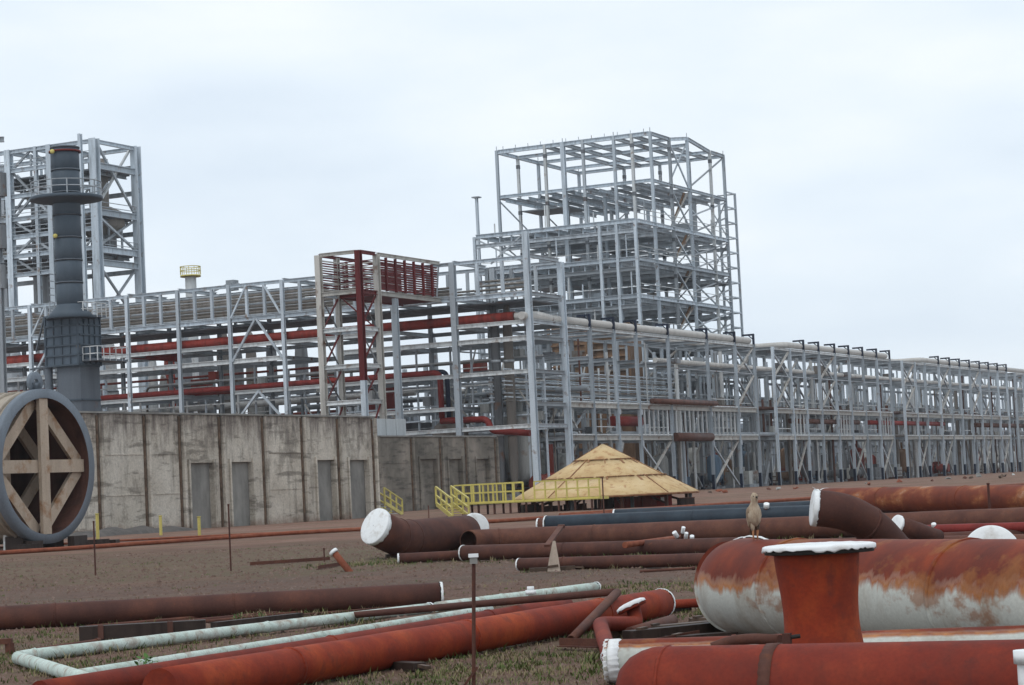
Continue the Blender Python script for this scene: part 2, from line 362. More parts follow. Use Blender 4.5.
PR = math.pi / 2 - YAW          # turns local x onto u
I4 = Matrix.Identity(4)

# ------------------------------------------------------------------ ground
def gnoise(x, y):
    a = noise.noise(Vector((x * .35, y * .35, 0))) * .035 + noise.noise(Vector((x * 1.3, y * 1.3, 5))) * .018 + noise.noise(Vector((x * 4, y * 4, 9))) * .008
    for yc, sl, dp in ((37.5, .05, .05), (39.6, .05, .045), (45.0, -.03, .04), (47.3, -.03, .05), (58, .02, .05)):     # wheel ruts across the yard
        d = (y - yc - sl * x - .5 * noise.noise(Vector((x * .12, yc, 3)))) / .38
        a += (-dp * math.exp(-d * d) + dp * .7 * math.exp(-(abs(d) - 1.7) ** 2 * 2)) * (.6 + .6 * noise.noise(Vector((x * .5, yc, 1))))
    return a * (1 - sstep(60, 160, y) * .5)
ys = [6 * (1.0155 ** i) for i in range(260)]; ys += [ys[-1] * 1.25 ** i for i in range(1, 9)]
xs = [math.copysign(abs(i / 60) ** 1.35, i) * .62 for i in range(-60, 61)]
vs, fs = [], []
for y in ys:
    for s in xs:
        x = s * (y + 6) if y < 420 else s * 426 * (y / 420) ** 1.1
        vs.append((x, y, g(y) + gnoise(x, y) - .012))
n = len(xs)
for i in range(len(ys) - 1):
    for j in range(n - 1): fs.append((i * n + j, i * n + j + 1, (i + 1) * n + j + 1, (i + 1) * n + j))
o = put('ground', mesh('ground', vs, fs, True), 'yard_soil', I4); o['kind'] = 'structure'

# ------------------------------------------------------------------ right pipe rack
ZP = onb(640, 328, 0)[1]                 # axis of the white line on top
Z1 = onb(670, 408, 0)[1]; Z2 = onb(673, 438, 0)[1]
WR = 7.0
segs = [[563, 589, 613, 635, 667, 706, 734, 753], [772, 789, 803, 818, 834, 848, 862, 876, 889], [901.5, 914, 924, 938, 949, 959, 969, 979, 988, 997, 1006]]
def ypipe(x): return 313.8 + .1204 * (x - 531.5)
sega = [[onb(x, ypipe(x), 0)[0] for x in s] for s in segs]
last = sega[-1][-1]; sega.append([last + 5.5 * i for i in range(1, 8)])
LABR = ['tall grey steel pipe rack nearest the corner, carrying the white pipe above the conical roof',
        'middle grey pipe rack section with navy hooks, right of the central tower',
        'third grey pipe rack section with close navy hooks, toward the right edge',
        'farthest grey pipe rack section, cut off by the right edge']
allA = []
for si, al in enumerate(sega):
    root = thing('pipe_rack', LABR[si], 'pipe rack', PF(al[0], 0, GZ), 'pipe rack sections running to the right')
    hook = si < 3
    for i, a in enumerate(al):
        allA.append(a)
        wcol = .52 if (si == 0 and i == 0) else .30
        ztop = ZP - .45
        if si == 0 and i == 0: ztop = onb(560, 262, 0)[1]
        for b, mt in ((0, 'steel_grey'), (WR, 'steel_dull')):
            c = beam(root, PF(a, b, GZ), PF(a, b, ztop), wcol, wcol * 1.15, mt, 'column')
            if not (si == 0 and i == 0):
                beam(c, PF(a, b, GZ - .05), PF(a, b, GZ + 1.55), wcol + .03, wcol * 1.15 + .03, 'navy', 'base_coat')
        if hook and i > (0 if si == 0 else 1 if si == 1 else 2):
            h = bar(root, PF(a, -.05, ZP - .55), PF(a, -.05, ZP + .78), .22, 'navy', 'hook_post')
            bar(h, PF(a, .06, ZP + .68), PF(a, 1.25, ZP + .68), .2, 'navy', 'hook_arm')
            bar(h, PF(a, .06, ZP + .2), PF(a, .5, ZP + .6), .1, 'navy', 'hook_gusset')
        for z in (Z2, Z1, (Z1 + ZP) / 2 + .6, ZP - .6):
            beam(root, PF(a, .2, z), PF(a, WR - .2, z), .28, .34, 'steel_dull', 'cross_beam')
        if i + 1 < len(al):
            n_ = al[i + 1]
            for z in (Z2, Z1):
                beam(root, PF(a + .2, 0, z), PF(n_ - .2, 0, z), .3, .42, 'steel_tan', 'beam')
                bar(root, PF(a + .2, -.05, z + .33), PF(n_ - .2, -.05, z + .33), .12, 'steel_pale', 'kerb_rail')
                beam(root, PF(a + .2, WR, z), PF(n_ - .2, WR, z), .28, .34, 'steel_dull', 'beam')
            beam(root, PF(a + .2, 0, ZP - .62), PF(n_ - .2, 0, ZP - .62), .25, .28, 'steel_pale', 'beam')
            beam(root, PF(a + .2, WR, ZP - .62), PF(n_ - .2, WR, ZP - .62), .25, .28, 'steel_dull', 'beam')
            zm = (Z1 + ZP) / 2
            if (i + si) % 3 != 1:        # cross bracing, lower tier front, upper tier back
                bb = 0.12 if i % 2 else WR - .1
                for zz in (Z1, Z2): box(root, 'gusset_plate', PF(a + .3, -.05, zz - .75), (.7, .06, .55), 'steel_dull', PR)
                bar(root, PF(a + .2, bb, GZ + .3), PF(n_ - .2, bb, Z2 - .3), .2, 'steel_tan', 'brace')
                bar(root, PF(a + .2, bb + .12, Z2 - .3), PF(n_ - .2, bb + .12, GZ + .3), .2, 'steel_dull', 'brace')
            if si > 0 or i > 4:
                if (i + si) % 4 != 3:
                    for (q0, q1) in ((Z1 + .4, zm), (zm, ZP - .9)):
                        bb = .1 if i % 3 == 0 else WR - .1
                        bar(root, PF(a + .2, bb, q0), PF(n_ - .2, bb, q1), .19, 'steel_tan', 'brace')
                        bar(root, PF(a + .2, bb + .1, q1), PF(n_ - .2, bb + .1, q0), .19, 'steel_dull', 'brace')
                    beam(root, PF(a + .2, WR, zm), PF(n_ - .2, WR, zm), .25, .28, 'steel_dull', 'beam')
            if (si == 0 and i in (3, 4, 5)) or (si == 1 and i % 3 == 1):
                k = max(3, int((n_ - a) / 1.1))
                for j in range(1, k):
                    aa = a + (n_ - a) * j / k
                    bar(root, PF(aa, 0, Z2 + .2), PF(aa, 0, Z1 - .2), .14, 'steel_pale', 'stud')
            for zz in (Z1 + 1.15, Z2 + 1.1) if (i + si) % 2 else (Z1 + .8,): bar(root, PF(a + .2, .3, zz), PF(n_ - .2, .3, zz), .08, 'steel_pale', 'handrail')
            bar(root, PF((a + n_) / 2, WR, Z1), PF((a + n_) / 2, WR, ZP - .8), .2, 'steel_grey', 'thin_post')
            bar(root, PF(a + (n_ - a) * .3, 3.4, Z2), PF(a + (n_ - a) * .3, 3.4, Z1 + 2.2 + (i % 3)), .16, 'steel_pale' if i % 2 else 'steel_dull', 'thin_post')
            bar(root, PF(a + (n_ - a) * .7, 5.2, GZ), PF(a + (n_ - a) * .7, 5.2, Z1 + 1.0 + (i % 2)), .16, 'steel_grey', 'thin_post')
            if si or i > 3: bar(root, PF(a + .2, .15, zm + .2), PF(n_ - .2, .15, zm + .2), .12, 'steel_dull', 'tie_rail')
            # middle row posts under the top line
            beam(root, PF((a + n_) / 2, WR * .55, Z1), PF((a + n_) / 2, WR * .55, ZP - .9 - (i % 3) * .8), .26, .28, 'steel_grey', 'inner_post')
    # risers, drops and small blocks hung in the bays
    random.seed(100 + si)
    for i in range(int(len(al) * 3.4)):
        a = random.uniform(al[0], al[-1]); b = random.uniform(1.2, WR - .8); z0, z1_ = random.choice(((GZ, Z2), (GZ, Z1 + .6), (Z2, Z1 + 1.5), (Z1, ZP - 1.2), (GZ, ZP - 2.5)))
        rod(root, PF(a, b, z0), PF(a, b, z1_), random.choice((.07, .1, .15, .22)), random.choice(('steel_grey', 'steel_pale', 'steel_dull', 'brown_steel', 'equip_grey', 'bundle')), 'riser', CY8)
    for i in range(int(len(al) * 2.6)):
        a = random.uniform(al[0], al[-1] - 2); b = random.uniform(.6, WR - .8); z0 = random.choice((Z2 + .25, Z1 + .25, (Z1 + ZP) / 2 + .8))
        box(root, 'valve_block', PF(a, b, z0), (random.uniform(.6, 2.2), random.uniform(.4, 1.0), random.uniform(.35, 1.3)), random.choice(('steel_dull', 'equip_grey', 'brown_steel', 'bundle', 'deck_dark', 'equip_pale')), PR)
    for i in range(int(len(al) * 1.3)):
        a = random.uniform(al[0], al[-1] - 4); z0 = random.choice((GZ, Z2)); b = random.uniform(2.5, WR - 1)
        bar(root, PF(a, b, z0 + .2), PF(a + random.choice((-3, 3, 4.5)), b, (Z2 if z0 == GZ else Z1) - .2), .18, random.choice(('steel_tan', 'steel_pale', 'steel_dull')), 'brace')
    for z in (Z1 + 1.4,):
        beam(root, PF(al[0], WR * .55, z), PF(al[-1], WR * .55, z), .2, .2, 'steel_dull', 'inner_rail')

def tube_mesh(pts, rr, n=16, name='tube', cap0=True, cap1=True, wall=0.0, bore=.9):
    """sweep a circle along pts (Vectors); wall > 0 leaves the ends open with an inner bore"""
    rings = []; flat = []; m = len(pts)
    t0 = (pts[1] - pts[0]).normalized(); up = ZD if abs(t0.z) < .9 else UD
    x = up.cross(t0).normalized()
    fr = []
    for i, p in enumerate(pts):
        tt = (pts[min(i + 1, m - 1)] - pts[max(i - 1, 0)]).normalized()
        x = (x - tt * x.dot(tt)).normalized(); y = tt.cross(x)
        r = rr[i] if isinstance(rr, (list, tuple)) else rr
        fr.append((p, x, y, r))
        rings.append([p + (x * math.cos(2 * math.pi * j / n) + y * math.sin(2 * math.pi * j / n)) * r for j in range(n)])
    vs = [v for r in rings for v in r]; fs = grid(rings)
    def inner(idx, dirn):
        p, x, y, r = fr[idx]; depth = r * bore; ri = r - wall; base = len(vs); q = p + dirn * depth
        for c in (p, q):
            vs.extend(c + (x * math.cos(2 * math.pi * j / n) + y * math.sin(2 * math.pi * j / n)) * ri for j in range(n))
        for j in range(n):
            k = (j + 1) % n; e0 = idx % m * n
            a4 = (e0 + j, e0 + k, base + k, base + j); flat.append(len(fs)); fs.append(a4 if dirn.dot(t0) < 0 else a4[::-1])
            a4 = (base + j, base + k, base + n + k, base + n + j); fs.append(a4)
        flat.append(len(fs)); fs.append(tuple(base + n + j for j in range(n)))
    t1 = (pts[-1] - pts[-2]).normalized()
    if cap0 == 'open': inner(0, t0)
    elif cap0: flat.append(len(fs)); fs.append(tuple(range(n))[::-1])
    if cap1 == 'open': inner(m - 1, -t1)
    elif cap1: flat.append(len(fs)); fs.append(tuple(range((m - 1) * n, m * n)))
    return mesh(name, vs, fs, True, flat)
def rounded(pts, rad, k=6):
    """polyline with filleted corners"""
    res = [pts[0]]
    for i in range(1, len(pts) - 1):
        a, b, c = pts[i - 1], pts[i], pts[i + 1]
        d0 = (a - b); d1 = (c - b); r = min(rad, d0.length * .48, d1.length * .48)
        p0 = b + d0.normalized() * r; p1 = b + d1.normalized() * r
        for j in range(k + 1):
            s = j / k; res.append(p0 * (1 - s) ** 2 + b * 2 * s * (1 - s) + p1 * s * s)
    res.append(pts[-1]); return res
def line(name, label, cat, pts, r, mat, rad=0, group=None, n=12):
    pp = rounded(pts, rad) if rad else pts
    c = pts[0]; me = tube_mesh([p - c for p in pp], r, n)
    return tag(put(name, me, mat, Matrix.Translation(c)), label, cat, group)

# white line on top of the rack, with expansion loops stepping inward between sections
s0, s1, s2 = sega[0], sega[1], sega[2]
loop = 3.6
pts = [PF(-.9, .35, ZP), PF(s0[-1] + .3, .35, ZP), PF(s0[-1] + .3, .35 + loop, ZP), PF(s1[1] - .5, .35 + loop, ZP), PF(s1[1] - .5, .35, ZP),
       PF(s1[-1] + .3, .35, ZP), PF(s1[-1] + .3, .35 + loop, ZP), PF(s2[2] - .5, .35 + loop, ZP), PF(s2[2] - .5, .35, ZP), PF(sega[3][-1], .35, ZP)]
line('white_pipe', 'white insulated pipe along the top of the right rack under navy hooks', 'pipe', pts, .36, 'white_pipe', 1.2)
line('white_pipe', 'second white pipe set behind the hooked one on the right rack top', 'pipe', [PF(24, 4.6, ZP - .2), PF(sega[3][-1], 4.6, ZP - .2)], .28, 'white_pipe', group=None)
line('white_pipe', 'thin pale pipe just under the hooked white pipe on the right rack', 'pipe', [PF(s0[0], .9, ZP - .55), PF(s0[-1], .9, ZP - .55)], .13, 'white_pipe')
# lines lying on the two tiers
k = 0
for z, bl in ((Z1, (1.0, 1.7, 2.5, 3.6, 4.6, 5.6)), (Z2, (1.0, 2.0, 3.0, 4.2, 5.4)), ((Z1 + ZP) / 2 + .6, (1.5, 3.0, 4.5, 5.6))):
    for b in bl:
        random.seed(k * 13 + 5); r = random.choice((.10, .14, .2, .26))
        a0 = random.choice((s0[0], s0[2], s0[4])); a1 = random.choice((s1[-1], s2[-1], sega[3][-1]))
        mt = random.choice(('white_pipe', 'steel_dull', 'steel_tan', 'bundle', 'brown_steel'))
        o = line('rack_pipe', 'long process pipe lying on an inner tier of the right rack', 'pipe', [PF(a0, b, z + .2 + r), PF(a1, b, z + .2 + r)], r, mt, group='process pipes on the right rack tiers', n=10)
        k += 1
def lu(x, y, b): return onb(x, y, b)
for (x0, x1, y, b, r, mt, lab) in ((652, 716, 401, -.35, .28, 'brown_steel', 'dark rusty pipe on outriggers at the right rack upper tier, above the roof edge'),
                               (675, 711, 437, -.3, .45, 'brown_steel', 'short thick rusty pipe at the right rack lower tier, above the roof edge'),
                               (790, 858, 421, .6, .30, 'brown_steel', 'dark rusty pipe in the middle rack section'),
                               (868, 943, 422.5, .6, .30, 'red_oxide', 'dull red pipe where the middle and third rack sections meet'),
                               (975, 1030, 425, .6, .34, 'brown_steel', 'dark brown pipe in the third rack section, near the right edge'),
                               (612, 640, 421, 1.2, .5, 'red_oxide', 'short red pipe inside the first right rack bay, left of the studs')):
    a0, z0 = lu(x0, y, b); a1, _ = lu(x1, y, b)
    line('rusty_pipe', lab, 'pipe', [PF(a0, b, z0), PF(a1, b, z0)], r, mt)
# finned tube panels behind the front columns of the first section
for i in range(2):
    for j, z in enumerate([Z1 + .5 + q * .36 for q in range(9)]):
        line('fin_tube', ('%s tube of the %s bank on the right rack upper tier' % (('lowest', 'second', 'third', 'fourth', 'fifth', 'sixth', 'seventh', 'eighth', 'top')[j], ('front', 'rear')[i])), 'pipe', [PF(s0[0] - 6 + i * .1, 3.4 + i * 1.6, z), PF(s0[5], 3.4 + i * 1.6, z)], .07, 'steel_grey' if (j + i) % 3 else 'bundle', group='tube bank on the right rack', n=6)

# slim cable racks: many thin posts and rails in the depth of both racks
cr = thing('cable_rack', 'slim grey cable rack of thin posts inside the right racks', 'cable rack', PF(0, 10.5, GZ))
random.seed(61)
for i in range(72):
    a = 6 + i * 2.15 + random.uniform(-.4, .4); zt_ = random.choice((Z1 + 1.5, ZP - 1.2, ZP - 2.2, (Z1 + ZP) / 2 + 1))
    bar(cr, PF(a, 10.5, GZ), PF(a, 10.5, zt_), .15, random.choice(('steel_grey', 'steel_pale', 'steel_dull')), 'thin_post')
    if i % 3 == 0: bar(cr, PF(a, 10.4, Z1), PF(a + 3.6, 10.4, ZP - 1.6), .12, 'steel_tan', 'brace')
    if i % 4 == 1: bar(cr, PF(a + 3.2, 10.3, GZ + .5), PF(a, 10.3, Z1 - .3), .13, 'steel_pale', 'brace')
for z in (Z2 - 1.6, Z2 + .9, Z1 - .5, Z1 + 1.3, Z1 + 2.6, ZP - 2.3): bar(cr, PF(6, 10.35, z), PF(165, 10.35, z), .13, 'steel_dull', 'rail')
cr = thing('cable_rack', 'slim grey cable rack of thin posts inside the left rack', 'cable rack', PF(4, 30, GZ))
for i in range(34):
    b = .8 + i * 1.95 + random.uniform(-.4, .4); zt_ = random.uniform(11, 16.5)
    bar(cr, PF(4.3, b, GZ), PF(4.3, b, zt_), .16, random.choice(('steel_grey', 'steel_pale', 'steel_dull')), 'thin_post')
    if i % 4 == 0: bar(cr, PF(4.2, b, 7 + i % 3), PF(4.2, b + 2.6, 11), .12, 'steel_tan', 'brace')
    if i % 3 == 0: box(cr, 'junction_box', PF(3.9, b + .5, 8 + (i * 5 % 7)), (.5, .9, .8), random.choice(('equip_pale', 'equip_grey', 'equip_red', 'steel_pale')), PR)
for z in (7.2, 8.6, 9.9, 11.6, 13.9): bar(cr, PF(4.1, .8, z), PF(4.1, 68, z), .14, random.choice(('steel_pale', 'steel_grey')), 'rail')
# a second, plainer rack row behind fills the depth
root = thing('pipe_rack', 'plain grey rack row seen between the columns of the right racks', 'pipe rack', PF(20, 16, GZ))
for i in range(52):
    a = 10 + i * 4.4
    for b in (15, 21):
        beam(root, PF(a, b, GZ), PF(a, b, Z1 + 4.2 + (i * 7 % 3) * .7), .36, .4, 'steel_grey' if i % 3 else 'steel_dull', 'column')
    beam(root, PF(a, 15.2, Z1 + 2.6), PF(a, 20.8, Z1 + 2.6), .25, .3, 'steel_dull', 'cross_beam')
    for z in (Z2 - .5, Z1 + .4, Z1 + 2.9):
        beam(root, PF(a + .2, 15, z), PF(a + 4.2, 15, z), .26, .32, 'steel_dull', 'beam')
    if i % 3 == 0: bar(root, PF(a, 15, GZ + .3), PF(a + 4.4, 15, Z2 - .6), .2, 'steel_tan', 'brace')
for j in range(8):
    line('rack_pipe', 'long pipe on the plain rack row behind the right racks', 'pipe', [PF(12 + j, 15.6 + j * .65, Z1 + .75 + (j % 3) * .9), PF(240, 15.6 + j * .65, Z1 + .75 + (j % 3) * .9)], .14 + .06 * (j % 3), ('bundle', 'steel_dull', 'white_pipe', 'brown_steel')[j % 4], group='pipes on the rear rack row', n=8)

# long shed behind everything on the right
root = thing('shed', 'long pale blue-grey metal shed seen through the right racks', 'shed', PF(70, 34, GZ))
for i in range(100):
    a = 30 + i * 4.2
    box(root, 'wall_panel', PF(a, 34 + (i % 2) * .06, GZ), (4.16, .2, 8.6 + (i * 5 % 7) * .45), 'shed' if i % 4 else 'equip_grey', PR)
    if i % 2: box(root, 'window', PF(a, 33.85, GZ + 5.2 - (i % 3)), (2.6, .12, 1.3 + (i % 3) * .6), 'black_void', PR)
    if i % 5 == 0: box(root, 'roof_vent', PF(a, 36, GZ + 8.5), (2.0, 2.0, 3.2), 'steel_dull', PR)
beam(root, PF(28, 33.8, GZ + 8.5), PF(450, 33.8, GZ + 8.5), .3, .4, 'steel_dull', 'eave_beam')

# equipment standing under and behind the racks
def skid(p, kind, s, rz, mts, label, group, cat):
    root = thing(kind, label, cat, p, group)
    Rz = lambda x, y, z: p + Matrix.Rotation(rz, 3, 'Z') @ Vector((x * s, y * s, z * s))
    box(root, 'base_frame', p - ZD * .05, (2.2 * s, 1.1 * s, .25 * s), mts[1], rz)
    if kind == 'pump_skid':
        rod(root, Rz(-1, 0, .75), Rz(.1, 0, .75), .42 * s, mts[0], 'motor'); rod(root, Rz(.1, 0, .75), Rz(.35, 0, .75), .12 * s, mts[1], 'coupling')
        put('casing', VESS, mts[0], frame(Rz(.35, 0, .75), Rz(1.0, 0, .75), .5 * s, .5 * s), root)
        rod(root, Rz(.7, 0, 1.1), Rz(.7, 0, 2.6), .14 * s, mts[0], 'riser')
        for x in (-.6, .6): box(root, 'foot', Rz(x, 0, .2), (.3 * s, .8 * s, .35 * s), mts[1], rz)
    elif kind == 'drum_vessel':
        put('shell', VESS, mts[0], frame(Rz(0, 0, .5), Rz(0, 0, 3.2), .7 * s, .7 * s), root)
        for a in range(3):
            q = a * 2.09; rod(root, Rz(.5 * math.cos(q), .5 * math.sin(q), .2), Rz(.5 * math.cos(q), .5 * math.sin(q), .9), .07 * s, mts[1], 'leg', CY8)
        rod(root, Rz(0, 0, 3.1), Rz(0, 0, 3.9), .12 * s, mts[0], 'nozzle')
    else:
        for i in range(3):
            b_ = box(root, 'crate_panel', Rz(-.72 + i * .72, 0, .25), (.69 * s, 1.0 * s, (1.1 + .35 * (i % 2)) * s), mts[0], rz)
        for z in (.5, .95): bar(root, Rz(-1.08, -.53, z), Rz(1.08, -.53, z), .09 * s, mts[1], 'batten')
    return root
VESS = lathe([(.0001, 0), (.55, .03), (.85, .09), (1, .18), (1, .82), (.85, .91), (.55, .97), (.0001, 1)], 16, 'dished_vessel', False, False)
KL = {'pump_skid': ('pump skid with vertical riser standing under the right racks', 'pump'), 'drum_vessel': ('upright dished drum standing under the right racks', 'vessel'), 'equipment_crate': ('boxed equipment crate standing under the right racks', 'crate')}
random.seed(21)
for i in range(150):
    kind = ('pump_skid', 'drum_vessel', 'equipment_crate')[i % 3]
    a = random.uniform(4, 150) if i < 100 else random.uniform(60, 290); b = random.uniform(2.0, 13.5) if i % 4 else random.uniform(22, 30)
    if i >= 100: b = random.uniform(8.5, 30)
    if abs(b - WR) < .9: b += 2
    mts = (random.choice(('equip_pale', 'equip_pale', 'equip_pale', 'equip_grey', 'equip_grey', 'equip_red', 'equip_blue', 'louvre')), random.choice(('equip_grey', 'steel_dull', 'brown_steel')))
    cn = {'equip_pale': 'pale', 'equip_grey': 'grey', 'equip_red': 'red', 'equip_blue': 'blue', 'louvre': 'brown'}[mts[0]]
    where = 'first' if a < s0[-1] else 'middle' if a < s1[-1] else 'third' if a < s2[-1] else 'farthest'
    lab = cn + ' ' + KL[kind][0].replace('the right racks', 'the %s right rack section' % where if b < WR else 'open sky behind the %s right rack section' % where)
    lab = lab.replace('under open sky ', '').replace('under the open sky ', '')
    skid(PF(a, b, GZ), kind, random.uniform(1.0, 1.6), random.choice((0, PR, PR + 1.57)), mts, lab, lab, KL[kind][1])

# ------------------------------------------------------------------ left pipe rack
WL = onb(563, 330, 0)[0]
lzt = ona(455, 262.2, 0)[1]; lzb = ona(457, 299.5, 0)[1]
lv = [ona(460, y, 0)[1] for y in (327, 343, 376, 408.6, 430)]
lcol = [ona(x, y, 0)[0] for x, y in ((455.5, 340), (395, 345), (338, 350), (284.5, 350), (231, 350), (179.5, 350), (128.5, 350), (80, 350), (31, 350), (-20, 350), (-70, 350))]
root = thing('pipe_rack', 'long grey left pipe rack with an upper gallery, behind the stained concrete wall', 'pipe rack', PF(0, 20, GZ))
bl = [0.0] + lcol
for i, b in enumerate(bl):
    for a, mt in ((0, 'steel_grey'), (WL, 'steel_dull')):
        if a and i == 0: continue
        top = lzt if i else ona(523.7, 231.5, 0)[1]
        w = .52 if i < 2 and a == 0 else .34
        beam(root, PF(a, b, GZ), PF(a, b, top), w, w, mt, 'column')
    for z in [lzb, lzt] + lv:
        beam(root, PF(.25, b, z), PF(WL - .25, b, z), .28, .34, 'steel_dull', 'cross_beam')
    if i + 1 < len(bl):
        n_ = bl[i + 1]
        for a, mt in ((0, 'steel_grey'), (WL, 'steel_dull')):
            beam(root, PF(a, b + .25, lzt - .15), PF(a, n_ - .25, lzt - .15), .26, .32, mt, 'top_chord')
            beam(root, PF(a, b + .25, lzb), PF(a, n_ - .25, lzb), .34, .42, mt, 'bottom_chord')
            for j in (1, 2):
                bb = b + (n_ - b) * j / 3
                bar(root, PF(a, bb, lzb + .2), PF(a, bb, lzt - .3), .26, mt, 'gallery_post')
            for q, z in enumerate(lv):
                if (i * 3 + q) % 7 == 3 and a == 0: continue
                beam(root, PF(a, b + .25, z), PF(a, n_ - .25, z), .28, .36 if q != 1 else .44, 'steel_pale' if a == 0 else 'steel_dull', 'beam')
        box(root, 'deck_plate', PF(WL / 2, (b + n_) / 2, lzb - .65), (WL - .8, abs(n_ - b) - .3, .12), 'deck_dark', PR)
        if i in (4, 8):
            m_ = (b + n_) / 2
            for z0, z1 in ((lv[1], lzb), (lv[3], lv[2])):
                bar(root, PF(-.1, b + .2, z0), PF(-.1, m_, z1), .2, 'steel_grey', 'brace'); bar(root, PF(-.1, n_ - .2, z0), PF(-.1, m_, z1), .2, 'steel_grey', 'brace')
            bar(root, PF(-.1, b + .2, lzb + .2), PF(-.1, b + (n_ - b) * .33, lzt - .3), .16, 'steel_grey', 'brace')
            bar(root, PF(-.1, n_ - .2, lzb + .2), PF(-.1, b + (n_ - b) * .67, lzt - .3), .16, 'steel_grey', 'brace')
bE = bl[-1]
for d_, a in enumerate((1.2, 3.2, WL - 1.2)):
    for j in range(9):
        z = lzb + .42 + j * (lzt - lzb - 1.0) / 9
        b0 = bl[1] + .8 if j < 4 else bl[2] + 4.5 + (j % 3) * 3
        if d_ == 2 and j > 5: b0 = bl[4]
        line('gallery_pipe', ('%s tube in the %s layer of the left rack gallery' % (('lowest', 'second', 'third', 'fourth', 'fifth', 'sixth', 'seventh', 'eighth', 'top')[j], ('front', 'middle', 'rear')[d_])), 'pipe', [PF(a, b0, z), PF(a, bE, z)], .115, 'bundle' if (j + d_) % 4 else 'steel_dull', group='stacked tubes in the left rack gallery', n=6)
for j in range(4):
    line('gallery_pipe', 'short tube on the corner bay deck of the left rack', 'pipe', [PF(2.0 + j * .3, .6 + j * .5, lzb + .4 + j * .42), PF(2.0 + j * .3, bl[1] - .6 - j * .4, lzb + .4 + j * .42)], .12, 'bundle', group='tubes on the corner bay deck', n=6)
zr = ona(440, 323, .9)[1]
bj = ona(515, 316, .9)[0]
line('red_pipe', 'long red pipe running through the left rack below its gallery', 'pipe', [PF(.9, bj, zr), PF(.9, bE, zr)], .46, 'red_pipe', n=16)
line('white_pipe', 'white pipe continuing the red pipe around the rack corner', 'pipe', [PF(.9, bj - .05, zr), PF(.9, .9, zr), PF(2.2, .35, zr + .1), PF(5.5, .35, ZP - .02)], .36, 'white_pipe', .8, n=14)
z2_ = ona(420, 374, 1.4)[1]
line('red_pipe', 'thinner red pipe on the left rack with a bend down at its right end', 'pipe', [PF(1.4, bE, z2_), PF(1.4, ona(440, 374, 1.4)[0], z2_), PF(1.4, ona(440, 374, 1.4)[0], ona(440, 418, 1.4)[1])], .27, 'red_oxide', .7, n=12)
line('black_pipe', 'dark bent pipe beside the red bend in the left rack', 'pipe', [PF(2.0, ona(430, 374, 2)[0], z2_ + .1), PF(2.0, ona(447, 374, 2)[0], z2_ + .1), PF(2.0, ona(447, 374, 2)[0], z2_ - 4.2)], .22, 'navy', .7, n=12)
def va(x, y, a): b, z = ona(x, y, a); return PF(a, b, z)
line('red_pipe', 'low red pipe stepping down behind the far concrete wall top', 'pipe', [va(441, 421, 1.4), va(487, 419, 1.4), va(492, 431, 1.4), va(530, 433, 1.4)], .3, 'red_oxide', .5, n=10)
line('red_pipe', 'second red pipe under the long one, left of the braced bay', 'pipe', [va(118, 353, 3.0), va(180, 357, 3.0)], .5, 'red_pipe', n=12)
line('red_pipe', 'low red pipe just above the stained wall, left rack', 'pipe', [va(100, 399, 2.2), va(232, 391, 2.2)], .28, 'red_oxide', n=10)
line('red_pipe', 'short red pipe left of the grey stack', 'pipe', [va(-20, 365, .5), va(32, 361, .5)], .5, 'red_pipe', n=12)
# red vertical drum inside the left rack
c = va(384, 419, WL + 2.5); zt = ona(384, 378, WL + 2.5)[1]
tag(put('red_drum', lathe([(1, 0), (1, .94), (.93, .97), (.6, 1), (.01, 1.02)], 24, 'drum', False), 'red_oxide', Matrix.Translation(Vector((c.x, c.y, GZ))) @ Matrix.Diagonal((1.75, 1.75, zt - GZ, 1))), 'upright red drum behind the left rack, above the concrete wall', 'drum')
# vertical vessels and risers seen in and behind the left rack
random.seed(5)
vl = [(506, 300, 3.0, .45, 'bundle'), (493, 300, 2.5, .4, 'equip_grey'), (432, 330, 8, .45, 'steel_dull'), (182, 330, 9, .9, 'steel_dull'), (205, 330, 12, .8, 'equip_grey'), (222, 325, 9, .7, 'bundle'),
      (250, 330, 14, .6, 'bundle'), (270, 322, 12, .55, 'equip_grey'), (15, 340, 10, .7, 'steel_dull'), (110, 335, 10, .6, 'steel_pale'), (152, 350, 10, .5, 'steel_pale'), (163, 372, 8, .5, 'equip_pale'), (300, 325, 16, .7, 'equip_grey'), (62, 340, 14, .9, 'equip_grey'), (235, 340, 16, .8, 'equip_grey'), (170, 340, 15, .8, 'equip_red')]
for i, (x, y, da, r, mt) in enumerate(vl):
    b, z = ona(x, y, WL + da - 4 if da > 4 else da)
    a = WL + da - 4 if da > 4 else da
    p = PF(a, b, GZ)
    root = thing('riser_vessel', ('brownish' if mt == 'bundle' else 'red' if mt == 'equip_red' else 'pale' if 'pale' in mt else 'dark grey' if mt == 'equip_grey' else 'grey') + ' upright vessel ' + ('inside the corner bay' if x > 480 else 'behind the left rack, right of the red frame' if x > 400 else 'behind the left rack, beside the braced bay' if x > 215 else 'behind the left rack, left of the braced bay' if x > 90 else 'behind the left rack, at the grey stack'), 'vessel', p, 'upright vessels along the left rack')
    put('shell', VESS, mt, frame(p + ZD * .8, PF(a, b, z), r, r), root); rod(root, p, p + ZD * .9, r * .92, mt, 'skirt')
    for q in (.35, .7): rod(root, PF(a, b, z * q), PF(a, b, z * q + .25), r * 1.12, 'steel_dull', 'stiffener_ring')
